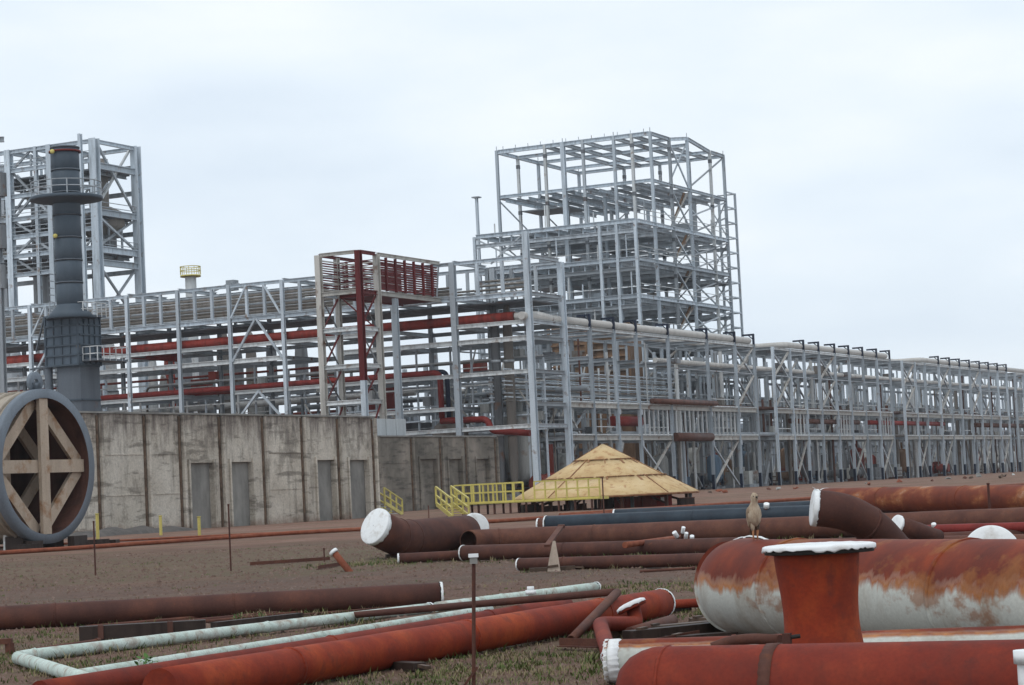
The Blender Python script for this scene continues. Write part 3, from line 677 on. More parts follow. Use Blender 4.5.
# equipment behind the left rack: elevated platforms
for i in range(14):
    b = 3 + i * 5.0; a = WL + 4 + (i * 7 % 5); z = GZ + (6.2, 9.6, 12.4)[i % 3]
    root = thing('service_platform', 'railed service platform carrying a %s block behind the left rack' % ('grey', 'pale', 'red')[i % 3], 'platform', PF(a, b, GZ), 'service platforms behind the left rack')
    box(root, 'deck', PF(a, b, z), (3.2, 4.4, .22), 'deck_dark', PR)
    for (x, y) in ((-1.5, -2), (1.5, -2), (-1.5, 2), (1.5, 2)): beam(root, PF(a + x, b + y, GZ), PF(a + x, b + y, z + 1.1), .22, .22, 'steel_dull', 'leg')
    for h_ in (.55, 1.08): bar(root, PF(a - 1.5, b - 2, z + h_), PF(a - 1.5, b + 2, z + h_), .08, 'steel_pale', 'handrail')
    box(root, 'machine_block', PF(a, b + .4, z + .22), (1.6, 1.9, 1.2 + .3 * (i % 2)), ('equip_grey', 'equip_pale', 'equip_red')[i % 3], PR)
random.seed(77)
for i in range(26):
    kind = ('pump_skid', 'drum_vessel', 'equipment_crate')[i % 3]
    lab = {'pump_skid': 'pump skid with vertical riser behind the concrete walls', 'drum_vessel': 'upright dished drum behind the concrete walls', 'equipment_crate': 'boxed equipment crate behind the concrete walls'}[kind]
    mts = (random.choice(('equip_pale', 'equip_grey', 'equip_red', 'bundle')), 'equip_grey')
    lab = {'equip_pale': 'pale ', 'equip_grey': 'grey ', 'equip_red': 'red ', 'bundle': 'brownish '}[mts[0]] + lab
    skid(PF(random.uniform(1, 16), 2 + i * 2.1, GZ), kind, random.uniform(1.7, 2.6), PR, mts, lab, kind.replace('_', ' ') + 's behind the walls', KL[kind][1])
for j in range(16):
    z = GZ + 4.6 + (j * 37 % 16) * .62; a = WL + 1 + (j * 5 % 7); b0 = (j * 11 % 5) * 9
    line('cross_pipe', ('%s pipe run threaded behind the left rack' % ('dull grey', 'brownish', 'white', 'red', 'light grey')[j % 5]), 'pipe', [PF(a, b0, z), PF(a, b0 + 26 + (j % 4) * 7, z), PF(a, b0 + 26 + (j % 4) * 7, z - 3)], .12 + .07 * (j % 3), ('steel_dull', 'bundle', 'white_pipe', 'equip_red', 'steel_grey')[j % 5], .6, 'pipe runs behind the left rack', 8)

# ------------------------------------------------------------------ red and grey stair frame standing before the left rack
bF = ona(440, 265, 0)[0]; aN = onb(358, 251, bF)[0]; a2 = onb(376, 254, bF)[0]; a3 = onb(395, 300, bF)[0]
bL = ona(318, 256, aN)[0]
zt = onb(376, 254, bF)[1]; zg = onb(380.5, 293.4, bF)[1]
fl = [ona(338, y, aN)[1] for y in (330, 367, 403)]
root = thing('access_frame', 'square red and grey steel frame with red louvred upper bridge, before the left rack', 'frame', PF(aN, bF, GZ))
for a, b, mt, top, w in ((aN, bL, 'steel_tan', zt, .5), (a2, bL, 'steel_tan', zt, .42), (a2, bF, 'steel_tan', zt, .48), (a3, bF, 'steel_grey', zg - .3, .42)):
    beam(root, PF(a, b, GZ), PF(a, b, top), w, w, mt, 'column')
zs = fl[1] - 1.3
beam(root, PF(aN, bF, GZ), PF(aN, bF, zs), .46, .46, 'steel_grey', 'column')
beam(root, PF(aN, bF, zs), PF(aN, bF, zt + .1), .5, .5, 'lattice_red', 'column')
for z in [zg] + fl:
    m1 = 'steel_pale' if z != zg else 'steel_tan'
    beam(root, PF(aN, bL - .25, z), PF(aN, bF + .25, z), .28, .36, m1, 'beam'); beam(root, PF(a2, bL - .2, z), PF(a2, bF + .2, z), .28, .36, 'steel_dull' if z != zg else 'lattice_red', 'beam')
    beam(root, PF(aN + .25, bF, z), PF(a2 - .25, bF, z), .28, .36, m1 if z != zg else 'lattice_red', 'beam'); beam(root, PF(aN + .25, bL, z), PF(a2 - .25, bL, z), .28, .36, 'steel_dull', 'beam')
beam(root, PF(aN, bL - .2, zt), PF(aN, bF + .2, zt), .25, .3, 'steel_tan', 'top_beam')
beam(root, PF(aN + .2, bF, zt), PF(a2 - .2, bF, zt), .25, .3, 'lattice_red', 'top_beam')
beam(root, PF(a2 + .2, bF, zt), PF(-.1, bF, zt), .22, .3, 'steel_tan', 'top_beam'); beam(root, PF(aN + .2, bL, zt), PF(-.1, bL, zt), .22, .26, 'lattice_red', 'top_beam')
beam(root, PF(a2 + .2, bF, zg), PF(-.1, bF, zg), .25, .4, 'steel_tan', 'bridge_beam'); beam(root, PF(a2 + .2, bL, zg), PF(-.1, bL, zg), .25, .4, 'lattice_red', 'bridge_beam')
box(root, 'bridge_floor', PF(a2 / 2, (bF + bL) / 2, zg - .1), (-a2 - .4, abs(bL - bF) - .5, .1), 'lattice_red', PR)
for j in range(13):
    z = zg + .45 + j * (zt - zg - .7) / 13
    bar(root, PF(a2 + .3, bF + .12, z), PF(-.5, bF + .12, z), .13, 'lattice_red', 'louvre_slat'); bar(root, PF(aN + .4, bL - .12, z), PF(-.5, bL - .12, z), .11, 'lattice_red' if j % 3 else 'steel_tan', 'louvre_slat')
    bar(root, PF(a2 + .06, bL - .3, z), PF(a2 + .06, bF + .3, z), .08, 'steel_tan' if j % 2 else 'lattice_red', 'louvre_slat')
for j in range(1, 7):
    a = a2 + (-a2) * j / 7
    bar(root, PF(a, bF, zg + .25), PF(a, bF, zt - .2), .2, 'lattice_red', 'louvre_post')
    if j in (1, 4): bar(root, PF(a, bL, zg + .25), PF(a, bL, zt - .2), .18, 'lattice_red', 'louvre_post')
bar(root, PF(-.9, bF, zg + .3), PF(-.3, bF, zt - .2), .12, 'steel_dull', 'brace')
lev = [GZ + 5] + fl[::-1][0:0] + sorted(fl) + [zg]
for z0, z1 in zip(lev[:-1], lev[1:]):
    for (p, q) in (((aN + .2, bL - .1), (a2 - .2, bL - .1)), ((aN + .2, bF + .1), (a2 - .2, bF + .1))):
        bar(root, PF(*p, z0 + .2), PF(*q, z1 - .2), .12, 'lattice_red', 'brace'); bar(root, PF(p[0], p[1] + .1, z1 - .2), PF(q[0], q[1] + .1, z0 + .2), .1, 'equip_grey', 'brace')
bar(root, PF(a2, bL - .2, zg), PF(a2, bF + .2, fl[0]), .1, 'lattice_red', 'brace')

# ------------------------------------------------------------------ central open steel tower
BT = 12.0
aT = onb(653, 180, BT)[0]; aS = [onb(x, 200, BT)[0] for x in (653.5, 672, 690, 712, 725.5)]
aT = aS[0]; aE = aS[-1]
bS = [ona(x, 175 - .11 * (x - 560), aT)[0] for x in (498, 546, 564, 584, 615, 633)] + [BT]
bE_ = bS[0]
aW = onb(637, 220, BT)[0]; bWl = ona(474.5, 238, aW)[0]
zl = [onb(653, 132.5, BT)[1], onb(653, 180, BT)[1], onb(637, 220, BT)[1], onb(639.5, 258, BT)[1], onb(642, 295.5, BT)[1]]
zl.append(zl[-1] - (zl[-2] - zl[-1])); zl.append(zl[-1] - (zl[-3] - zl[-2])); 
zl = [z for z in zl if z > 3]
root = thing('steel_tower', 'tall open grey steel tower of bare floors and bracing in the middle', 'tower', PF(aT, BT, GZ))
for i, a in enumerate(aS):
    for j, b in enumerate(bS):
        edge = i in (0, len(aS) - 1) or j in (0, len(bS) - 1)
        if not edge: continue
        mt = ('steel_grey', 'steel_pale', 'steel_grey', 'steel_dull')[(i + j) % 4]
        if i == len(aS) - 1 and j not in (0, len(bS) - 1): mt = 'steel_dull'
        if i == len(aS) - 1 and j in (2, 5): continue
        top = zl[0] + (.75 if (i, j) == (2, len(bS) - 1) else 0)
        w = .5 if (i == 0 and j == 2) else .33
        c_ = beam(root, PF(a, b, GZ), PF(a, b, top), w, w, mt, 'column')
        for z in zl[:4]:
            if (i + j) % 2: box(c_, 'splice_plate', PF(a, b, z - 1.6), (w + .06, w + .06, .45), 'deck_dark', PR)
        if (i + j) % 2 == 0: bar(root, PF(a, b, top), PF(a, b, top + .5), .07, 'steel_dull', 'stub')
for a in (aS[1], aS[3]):
    for j in (1, 3, 5):
        beam(root, PF(a, bS[j], GZ), PF(a, bS[j], zl[1] - .3), .36, .36, 'steel_grey' if j == 3 else 'steel_dull', 'inner_column')
# roof
top = zl[0]
for j, b in enumerate(bS):
    seq = [(a, top + (.75 if (j == len(bS) - 1 and i == 2) else 0)) for i, a in enumerate(aS)]
    for (p, z0), (q, z1) in zip(seq[:-1], seq[1:]):
        beam(root, PF(p + .2, b, z0 - .2), PF(q - .2, b, z1 - .2), .3, .42, 'steel_grey' if j in (0, len(bS) - 1) else 'steel_dull', 'roof_beam')
for i, a in enumerate(aS):
    zz = top - .2
    beam(root, PF(a, bS[0] - .2, zz), PF(a, BT + .2, zz), .32, .5 if i == 0 else .4, 'steel_grey', 'roof_beam')
for k_ in range(12):
    b = bE_ + (BT - bE_) * (k_ + .5) / 12
    bar(root, PF(aS[0] + .1, b, top + .05), PF(aS[0] + .1, b, top + .45), .06, 'steel_dull', 'stub')
# floors
for f_, z in enumerate(zl[1:]):
    deep = .38 if f_ == 0 else .5
    a_front = aT if f_ == 0 else aW
    for i, a in enumerate(([] if f_ == 0 else [aW]) + aS):
        bb0 = bS[0] if (f_ == 0 or a != aW) else bWl
        beam(root, PF(a, bb0 - .2, z), PF(a, BT + .2, z), .36, deep, 'steel_grey' if i == 0 else 'steel_dull', 'floor_girder')
        if f_: beam(root, PF(a, bb0 - .2, z - 1.15), PF(a, BT + .2, z - 1.15), .3, .45, 'steel_dull', 'floor_girder')
    for j, b in enumerate(bS):
        beam(root, PF(a_front + .2, b, z - .05), PF(aE - .2, b, z - .05), .34, deep * .9, 'steel_grey' if j == len(bS) - 1 else 'steel_dull', 'floor_girder')
    nj = 13
    for k_ in range(nj):
        b = bS[0] + (BT - bS[0]) * (k_ + .5) / nj
        beam(root, PF(a_front + .3, b, z - .45), PF(aE - .3, b, z - .45), .18, .34, 'steel_dull' if k_ % 2 else 'steel_grey', 'joist')
        if f_:
            for a in (a_front + .3, (aT + aE) / 2): bar(root, PF(a, b, z - 1.2), PF(a, b, z - .2), .14, 'steel_grey', 'hanger')
    # loose deck plates: more of them on the lower floors
    random.seed(f_ + 3)
    for i in range(len(aS) - 1):
        for j in range(len(bS) - 1):
            if random.random() < (.05, .12, .14, .2, .3, .3)[min(f_, 5)]:
                box(root, 'deck_plate', PF((aS[i] + aS[i + 1]) / 2, (bS[j] + bS[j + 1]) / 2, z - .95 - .3 * (i % 2)), (aS[i + 1] - aS[i] - .3, abs(bS[j + 1] - bS[j]) - .3, .14), 'deck_dark' if (i + j) % 3 == 0 else 'steel_dull', PR)
    bar(root, PF(a_front, bS[0], z + 1.1), PF(a_front, BT, z + 1.1), .07, 'steel_pale', 'handrail') if f_ > 1 else None
    if f_:
        for k_ in range(9):
            random.seed(f_ * 31 + k_); a = random.uniform(aT, aE - 1); b = random.uniform(BT + 1, bS[0] - 1)
            box(root, 'bearing_block', PF(a, b, z + .25), (random.uniform(.6, 2.0), random.uniform(.6, 2.2), random.uniform(.4, 1.5)), random.choice(('steel_dull', 'steel_pale', 'bundle', 'steel_grey')), PR)
        for k_ in range(10):
            random.seed(f_ * 57 + k_); b = random.uniform(BT + .5, bS[0] - .5); a = random.choice((a_front, aT + 1.5, aE - 2)); bar(root, PF(a, b, z), PF(a, b, z + random.uniform(1.2, 3.4)), .12, random.choice(('steel_pale', 'steel_grey')), 'thin_post')
        for h_ in (.55, 1.1): bar(root, PF(a_front + .1, BT - .1, z + .3 + h_), PF(aE, BT - .1, z + .3 + h_), .07, 'steel_pale', 'handrail')
# bracing on the right-hand face
lvb = [zl[0]] + zl[1:]
for f_ in range(len(lvb) - 1):
    z1, z0 = lvb[f_] - .4, lvb[f_ + 1] + .3
    zm = (z0 + z1) / 2
    for (i, j) in ((1, 2), (2, 3), (3, 4)):
        if f_ == 0 and i == 2: 
            bar(root, PF(aS[2], BT, z0), PF(aS[4], BT, z1), .17, 'steel_dull', 'brace'); continue
        if f_ == 0 and i == 3: continue
        if i == 2:
            bar(root, PF(aS[2], BT, zm - .6), PF(aS[4], BT, z1), .17, 'steel_dull', 'brace'); bar(root, PF(aS[2], BT, z0 - .4), PF(aS[4], BT, zm + .3), .17, 'steel_dull', 'brace')
            bar(root, PF(aS[2], BT + .2, zm + .6), PF(aS[3], BT + .2, z0), .15, 'steel_grey', 'brace')
        elif i == 1:
            bar(root, PF(aS[1] + .1, BT + .1, z1), PF(aS[2] - .1, BT + .1, z0), .17, 'steel_grey', 'brace')
            bar(root, PF(aS[1] + .1, BT + .25, z0), PF(aS[2] - .1, BT + .25, z1), .15, 'steel_tan' if f_ else 'steel_grey', 'brace')
for f_ in range(1, 5):
    bar(root, PF(aS[1] + .6, BT + .6, zl[f_ + 1] if f_ + 1 < len(zl) else 5), PF(aS[2] - .3, BT + .6, zl[f_] - .4), .22, 'louvre', 'rusty_chute')
for f_ in range(1, min(5, len(zl) - 1)):          # thin cross bracing on the far and left faces
    for (j, k_) in ((0, 1), (3, 4), (5, 6)):
        bar(root, PF(aE, bS[j], zl[f_] - .4), PF(aE, bS[k_], zl[f_ + 1] + .3), .13, 'steel_grey', 'brace'); bar(root, PF(aE - .1, bS[k_], zl[f_] - .4), PF(aE - .1, bS[j], zl[f_ + 1] + .3), .13, 'steel_dull', 'brace')
    bar(root, PF(aS[0], bS[0], zl[f_] - .4), PF(aS[2], bS[0], zl[f_ + 1] + .3), .13, 'steel_grey', 'brace'); bar(root, PF(aS[2], bS[0], zl[f_] - .4), PF(aS[4], bS[0], zl[f_ + 1] + .3), .13, 'steel_grey', 'brace')
# front wing columns
for x in (474.5, 524, 600, 617, 636):
    b = ona(x, 240, aW)[0]
    beam(root, PF(aW, b, GZ), PF(aW, b, zl[2]), .34, .34, 'steel_grey', 'column')
bq = ona(524, 240, aW)[0]
bar(root, PF(aW, bWl - .2, zl[2] - .3), PF(aW, bq + .5, zl[3] + 1), .18, 'steel_dull', 'brace'); bar(root, PF(aW, bq + .2, zl[2] - .3), PF(aW, bWl - 2.0, zl[3] + 1), .18, 'steel_dull', 'brace')
for k_ in range(6):
    a = aW + (aT - aW) * .5; z = zl[3] - k_ * 1.6
# escape ladder tower on the right
aL = onb(735, 200, BT)[0]; zL = onb(733, 193, BT)[1]
lt = thing('ladder_tower', 'narrow rung tower fixed to the right side of the central tower', 'ladder', PF(aL, BT, GZ))
for b in (BT, BT + 2.2): bar(lt, PF(aL, b, GZ), PF(aL, b, zL), .26, 'steel_grey', 'upright')
z = zL
while z > GZ + 2:
    bar(lt, PF(aE + .25, BT, z - .1), PF(aL, BT, z - .1), .16, 'steel_grey', 'rung'); bar(lt, PF(aL, BT, z - .1), PF(aL, BT + 2.2, z - .1), .14, 'steel_dull', 'rung'); z -= 1.9
# lone capped post left of the tower
b, z = ona(476.5, 198, aW + 2)
lp = thing('lone_column', 'single slim column with T-shaped head left of the central tower', 'column', PF(aW + 2, b, GZ))
beam(lp, PF(aW + 2, b, GZ), PF(aW + 2, b, z), .3, .3, 'steel_grey', 'shaft'); box(lp, 'head_plate', PF(aW + 2, b, z), (.9, .9, .14), 'steel_dull', PR)
# brown louvred cabinet at the foot of the tower
AC = 17.0
while ona(628, 329, AC)[0] < 8.6: AC += .5
b0, zc1 = ona(548, 329, AC); b1 = ona(628, 329, AC)[0]; zc0 = ona(552, 396, AC)[1]
root = thing('louvred_cabinet', 'big brown louvred cooling cabinet behind the first right rack section', 'cabinet', PF(AC, b0, GZ))
for (q0, q1) in ((b0, (b0 + b1) / 2 + .3), ((b0 + b1) / 2 - .3, b1)):
    c_ = box(root, 'casing', PF(AC + 2.2, (q0 + q1) / 2, GZ), (3.6, abs(q1 - q0) - .4, zc1 - GZ), 'louvre', PR)
    k_ = 0; z = zc0
    while z < zc1 - .2:
        bar(root, PF(AC + .25, q0, z), PF(AC + .25, q1, z), .34, 'louvre' if k_ % 3 else 'bundle', 'louvre_slat', .18); z += .78; k_ += 1
    for q in (q0, q1): bar(root, PF(AC + .1, q, GZ), PF(AC + .1, q, zc1), .3, 'louvre', 'corner_post')

# ------------------------------------------------------------------ left tower behind the grey stack
aLT = WL + 16
bN = ona(89, 139, aLT)[0]; zN = ona(89, 139, aLT)[1]
aR = onb(130.5, 147, bN)[0]; bLf = ona(-40, 155, aLT)[0]
levR = [onb(98, y, bN)[1] for y in (139.5, 167, 213, 250, 263)]
levL = [zN] + [ona(20, y, aLT)[1] for y in (170, 196, 219, 237, 256, 275)]
root = thing('steel_tower', 'open grey steel tower with dark floors behind the tall stack, far left', 'tower', PF(aLT, bN, GZ))
cl = [(ona(x, 200, aLT)[0], w) for x, w in ((96, .9), (51, .62), (37, .4), (10, .75), (-40, .7))]
for b, w in cl:
    beam(root, PF(aLT, b, GZ), PF(aLT, b, zN), w, w, 'steel_grey', 'column')
    beam(root, PF(aR, b, GZ), PF(aR, b, zN), w, w, 'steel_dull' if b != cl[0][0] else 'steel_grey', 'column')
bNc = cl[0][0]
beam(root, PF(aLT - 1.6, ona(82, 200, aLT - 1.6)[0], GZ), PF(aLT - 1.6, ona(82, 200, aLT - 1.6)[0], zN + .4), .4, .4, 'steel_grey', 'column')
for a in (aLT, aR):
    beam(root, PF(a, bNc + .4, zN - .25), PF(a, bLf, zN - .25), .35, .45, 'steel_grey', 'roof_beam')
for b, w in cl: beam(root, PF(aLT + .4, b, zN - .3), PF(aR - .4, b, zN - .3), .35, .45, 'steel_grey', 'roof_beam')
for q, z in enumerate(levR[1:]):
    beam(root, PF(aLT + .4, bNc, z), PF(aR - .4, bNc, z), .4, .75, 'steel_grey', 'floor_girder')
    if q in (0, 1, 2):
        box(root, 'floor_slab', PF((aLT + aR) / 2, (bNc + bLf) / 2, z - .45), (aR - aLT - .9, bLf - bNc - 1.2, .2), 'deck_dark', PR)
        for k_ in range(9):
            b = bNc + (bLf - bNc) * (k_ + .5) / 9; beam(root, PF(aLT + .5, b, z - .5), PF(aR - .5, b, z - .5), .25, .55, 'steel_dull', 'joist')
for q, z in enumerate(levL[1:]):
    for a in (aLT, aR):
        beam(root, PF(a, bNc + .5, z), PF(a, bLf, z), .4, .5, 'steel_grey' if a == aLT else 'steel_dull', 'floor_girder')
zz = [zN] + levR[1:]
for z1, z0 in ((levR[0], levR[2]), (levR[2], levR[3]), (levR[4], levR[4] - 7)):
    bar(root, PF(aLT + .5, bNc + .1, z1 - .5), PF(aR - .4, bNc + .1, z0 + .3), .24, 'steel_dull', 'brace'); bar(root, PF(aLT + .5, bNc + .5, z0 + .3), PF(aR - .4, bNc + .5, z1 - .5), .24, 'steel_pale' if z1 == levR[0] else 'steel_dull', 'brace')
for q in range(len(levL) - 1):
    b0, b1 = cl[3][0], cl[1][0]; bm_ = (b0 + b1) / 2
    if q % 2 == 0:
        bar(root, PF(aLT + .3, b0 - .3, levL[q + 1] + .2), PF(aLT + .3, bm_, levL[q] - .3), .24, 'steel_dull', 'brace'); bar(root, PF(aLT + .3, b1 + .3, levL[q + 1] + .2), PF(aLT + .3, bm_, levL[q] - .3), .24, 'steel_dull', 'brace')
    else: bar(root, PF(aLT + .3, b0 - .3, levL[q] - .2), PF(aLT + .3, bm_, levL[q + 1] + .3), .24, 'steel_dull', 'brace')
for z in (levR[3], levR[2]):
    for h_ in (.6, 1.15): bar(root, PF(aLT + .5, bNc - .2, z + h_), PF(aR - .2, bNc - .2, z + h_), .08, 'steel_dull', 'handrail')
random.seed(44)
for q in range(60):      # stair flights, ducts and secondary posts inside the tower
    a = random.uniform(aLT + 1, aR - 1); b = random.uniform(bNc + 1, bLf - 1); z0 = random.choice(levR[1:] + levL[2:]); 
    if q % 2: bar(root, PF(a, b, z0), PF(a, b, min(zN - .5, z0 + random.uniform(2, 6))), random.uniform(.15, .3), random.choice(('steel_dull', 'equip_grey', 'steel_grey')), 'inner_post')
    elif q % 4 == 0: bar(root, PF(a, b, z0), PF(a, b + random.choice((-3, 3)), z0 + 3.2), .2, 'steel_dull', 'stair_stringer')
    else: box(root, 'machine_block', PF(a, b, z0 + .2), (random.uniform(.8, 2), random.uniform(.8, 2), random.uniform(.6, 2.0)), random.choice(('equip_grey', 'steel_dull', 'bundle')), PR)
for z in levL[1:]:
    for h_ in (.6, 1.1): bar(root, PF(aLT - .2, bNc + .5, z + h_), PF(aLT - .2, bLf, z + h_), .07, 'steel_dull', 'handrail')
# hopper and vessels inside it
p, zt_ = PF(aLT + 5, bNc + 3.0, 0), levR[2]
hp = thing('hopper', 'grey conical hopper hanging between floors of the far left tower', 'hopper', p + ZD * (levR[3] + .4))
put('cone', lathe([(.5, 0), (2.3, 2.3), (2.6, 2.6), (2.6, 4.2), (1.2, 4.9), (.01, 5.0)], 24, 'hopper', False), 'bundle', Matrix.Translation(p + ZD * (levR[3] + .5)), hp)
for q in range(4):
    d = Vector((math.cos(q * 1.57 + .5), math.sin(q * 1.57 + .5), 0)) * 2.3; rod(hp, p + d + ZD * (levR[3] - .2), p + d + ZD * (levR[3] + 3), .14, 'steel_dull', 'leg')
rod(hp, p + ZD * (levR[2] + .3), p + ZD * (levR[1] + 1.5), .9, 'bundle', 'inlet_duct'); rod(hp, p + ZD * (levR[2] + .25), p + ZD * (levR[2] + .6), 1.3, 'brown_steel', 'flange')
p = PF(aLT + 4, ona(44, 220, aLT + 4)[0], 0)
vt = thing('tall_vessel', 'tall dark vessel inside the far left tower, left of the stack', 'vessel', p + ZD * GZ)
rod(vt, p + ZD * GZ, p + ZD * (levL[1] - .5), 1.5, 'equip_grey', 'shell'); 
for q in range(4): rod(vt, p + ZD * (levL[2] - q * 4.5), p + ZD * (levL[2] - q * 4.5 + .3), 1.7, 'deck_dark', 'stiffener_ring')
# neighbour frame cut off by the left edge
root = thing('steel_tower', 'sliver of another steel frame at the very left edge of the photo', 'tower', atd(-14, 300, 205))
for x in (-30, -1):
    p = atd(x, 250, 205); p.z = GZ; q = atd(x, 140, 205); beam(root, p, Vector((p.x, p.y, q.z + (2 if x == -1 else 0))), .5, .5, 'steel_dull', 'column')
for y in (141, 170, 197, 222, 262, 290):
    p = atd(-30, y, 205); q = atd(4, y - 2, 205); beam(root, p, Vector((q.x, q.y, p.z)), .3, .5, 'steel_dull', 'floor_girder')
    box(root, 'panel_box', Vector((atd(0, y, 205).x, p.y, p.z - 2.6)), (.8, .8, 2.2), 'equip_grey', PR) if y in (170, 222, 262) else None
# yellow ringed tank top and a roof vent box peeping over the left rack
p = PF(26, ona(190.5, 275, 26)[0], 0); z0 = ona(190.5, 288, 26)[1]; zk = ona(190.5, 277, 26)[1]; s_ = 26 * .1
yt = thing('tank_platform', 'small round yellow railed tank platform above the left rack', 'platform', p + ZD * GZ)
rod(yt, p + ZD * GZ, p + ZD * zk, .62, 'steel_pale', 'neck'); rod(yt, p + ZD * zk, p + ZD * (zk + .2), 1.15, 'yellow', 'ring_deck')
for q in range(12):
    d = Vector((math.cos(q * .5236), math.sin(q * .5236), 0)) * 1.12; bar(yt, p + d + ZD * (zk + .25), p + d + ZD * (zk + 1.15), .05, 'yellow', 'rail_post')
put('top_rail', lathe([(1.07, 0), (1.16, 0), (1.16, .08), (1.07, .08), (1.07, 0)], 24, 'ring', False, False), 'yellow', Matrix.Translation(p + ZD * (zk + 1.1)), yt); put('mid_rail', bpy.data.meshes['ring'], 'yellow', Matrix.Translation(p + ZD * (zk + .65)), yt)
p = PF(4, ona(232, 280, 4)[0], 0); z0 = lzt
vb = thing('vent_box', 'grey vent box with sloped arms on top of the left rack', 'vent', p + ZD * z0)
box(vb, 'box_body', p + ZD * (z0 - .1), (.9, .9, 1.0), 'steel_dull', PR)
for s in (-1, 1): bar(vb, p + VD * s * .4 + ZD * (z0 + .6), p + VD * s * 2.2 + ZD * z0, .14, 'steel_dull', 'arm')

# ------------------------------------------------------------------ tall stack with octagon burner box
DS = 172.0
cs = atd(67.5, 230, DS); cs.z = 0
def zs_(y): return atd(67.5, y, DS).z
st = thing('stack', 'tall dark grey exhaust stack with ring platform above a panelled box', 'stack', cs + ZD * .8)
zb, zt = zs_(306), zs_(147)
for i in range(7):
    z0 = zb + (zt - zb) * i / 7; z1 = zb + (zt - zb) * (i + 1) / 7
    rr = 1.02 + .07 * i / 6
    c_ = put('shell_course', cyl_mesh(32, 'course') if i == 0 else bpy.data.meshes['course'], 'stack_grey', frame(cs + ZD * (z0 + .02), cs + ZD * z1, rr, rr), st)
    put('flange_ring', bpy.data.meshes['course'], 'stack_light', frame(cs + ZD * (z1 - .08), cs + ZD * (z1 + .06), rr + .05, rr + .05), c_)
zr_ = zs_(200)
RINGP = lathe([(1.0, -.3), (1.15, -.3), (2.7, -.03), (2.8, 0), (2.8, .22), (2.75, .24), (1.0, .24)], 36, 'ring_platform', False, False)
put('ring_platform', RINGP, 'stack_grey', Matrix.Translation(cs + ZD * zr_), st)
RR = lathe([(2.66, 0), (2.74, 0), (2.74, .07), (2.66, .07), (2.66, 0)], 36, 'rail_ring', False, False)
for h_ in (.6, 1.1): put('rail_ring', RR, 'steel_dull', Matrix.Translation(cs + ZD * (zr_ + .2 + h_)), st)
for q in range(14):
    d = Vector((math.cos(q * .4488), math.sin(q * .4488), 0)) * 2.7; bar(st, cs + d + ZD * (zr_ + .2), cs + d + ZD * (zr_ + 1.35), .07, 'steel_dull', 'rail_post')
put('red_hoop', bpy.data.meshes['course'], 'red_oxide', frame(cs + ZD * (zs_(152)), cs + ZD * (zs_(152) + .14), 1.24, 1.24), st)
for y in (152, 237): 
    p = cs + Vector((-.75, -1.05, zs_(y))); put('yellow_lifting_eye', lathe([(.01, -.18), (.14, -.13), (.19, 0), (.14, .13), (.01, .18)], 14, 'knob', False, False), 'yellow', Matrix.Translation(p), st)
put('transition_cone', lathe([(1.95, 0), (1.5, .5), (1.1, .95), (1.07, 1.1)], 28, 'transition'), 'stack_grey', Matrix.Translation(cs + ZD * (zb - 1.05)), st)
bc = atd(73, 340, DS + .6); bc.z = 0
zx1, zx0 = zs_(316), zs_(366)
LU, LV = 2.75, 3.1
def BP(u, v, z): return bc + UD * u + VD * v + ZD * z
box(st, 'burner_box', BP(0, 0, zx0), (LU, LV, zx1 - zx0), 'stack_box', PR)
for k_ in range(6):
    z = zx0 + (zx1 - zx0) * k_ / 5
    bar(st, BP(-LU / 2 - .06, -LV / 2 - .06, z), BP(-LU / 2 - .06, LV / 2 + .06, z), .13, 'stack_grey', 'stiffener'); bar(st, BP(-LU / 2 + .08, -LV / 2 - .06, z), BP(LU / 2, -LV / 2 - .06, z), .13, 'stack_grey', 'stiffener')
for k_ in range(5):
    v = -LV / 2 + LV * k_ / 4; bar(st, BP(-LU / 2 - .05, v, zx0 + .07), BP(-LU / 2 - .05, v, zx1 - .07), .15 if k_ % 4 == 0 else .07, 'stack_grey', 'stiffener')
for k_ in range(1, 5):
    u = -LU / 2 + LU * k_ / 4; bar(st, BP(u, -LV / 2 - .05, zx0 + .07), BP(u, -LV / 2 - .05, zx1 - .07), .1, 'stack_grey', 'stiffener')
box(st, 'base_duct', BP(.1, -.35, .6), (LU - .3, LV - .9, zx0 - .65), 'stack_light', PR)
for k_ in range(4):
    z = zx0 - .1 - k_ * 2.6
    bar(st, BP(-LU / 2 + .2, -LV / 2 + .02, z), BP(-LU / 2 + .2, LV / 2 - .8, z), .12, 'stack_grey', 'stiffener'); bar(st, BP(-LU / 2 + .3, -LV / 2 + .05, z), BP(LU / 2 - .1, -LV / 2 + .05, z), .12, 'stack_grey', 'stiffener')
rod(st, BP(-LU / 2 + .3, LV / 2 + .1, .6), BP(-LU / 2 + .3, LV / 2 + .1, zx0), .3, 'stack_light', 'support_pipe'); rod(st, BP(LU / 2 - .2, LV / 2, .6), BP(LU / 2 - .2, LV / 2, zx0), .25, 'stack_light', 'support_pipe')
def balcony(u0, u1, v0, v1, z, nm):
    d_ = box(st, nm, (BP(u0, v0, z) + BP(u1, v1, z)) / 2, (abs(u1 - u0), abs(v1 - v0), .16), 'stack_light', PR)
    for h_ in (.55, 1.1):
        for (p, q) in (((u0, v0), (u1, v0)), ((u0, v0), (u0, v1)), ((u1, v0), (u1, v1))): bar(d_, BP(*p, z + h_), BP(*q, z + h_), .06, 'steel_pale', 'handrail')
    for k_ in range(6):
        t_ = k_ / 5; bar(d_, BP(u0 + (u1 - u0) * t_, v0, z), BP(u0 + (u1 - u0) * t_, v0, z + 1.12), .06, 'steel_pale', 'rail_post')
    for k_ in (1, 2): bar(d_, BP(u0, v0 + (v1 - v0) * k_ / 2, z), BP(u0, v0 + (v1 - v0) * k_ / 2, z + 1.12), .06, 'steel_pale', 'rail_post')
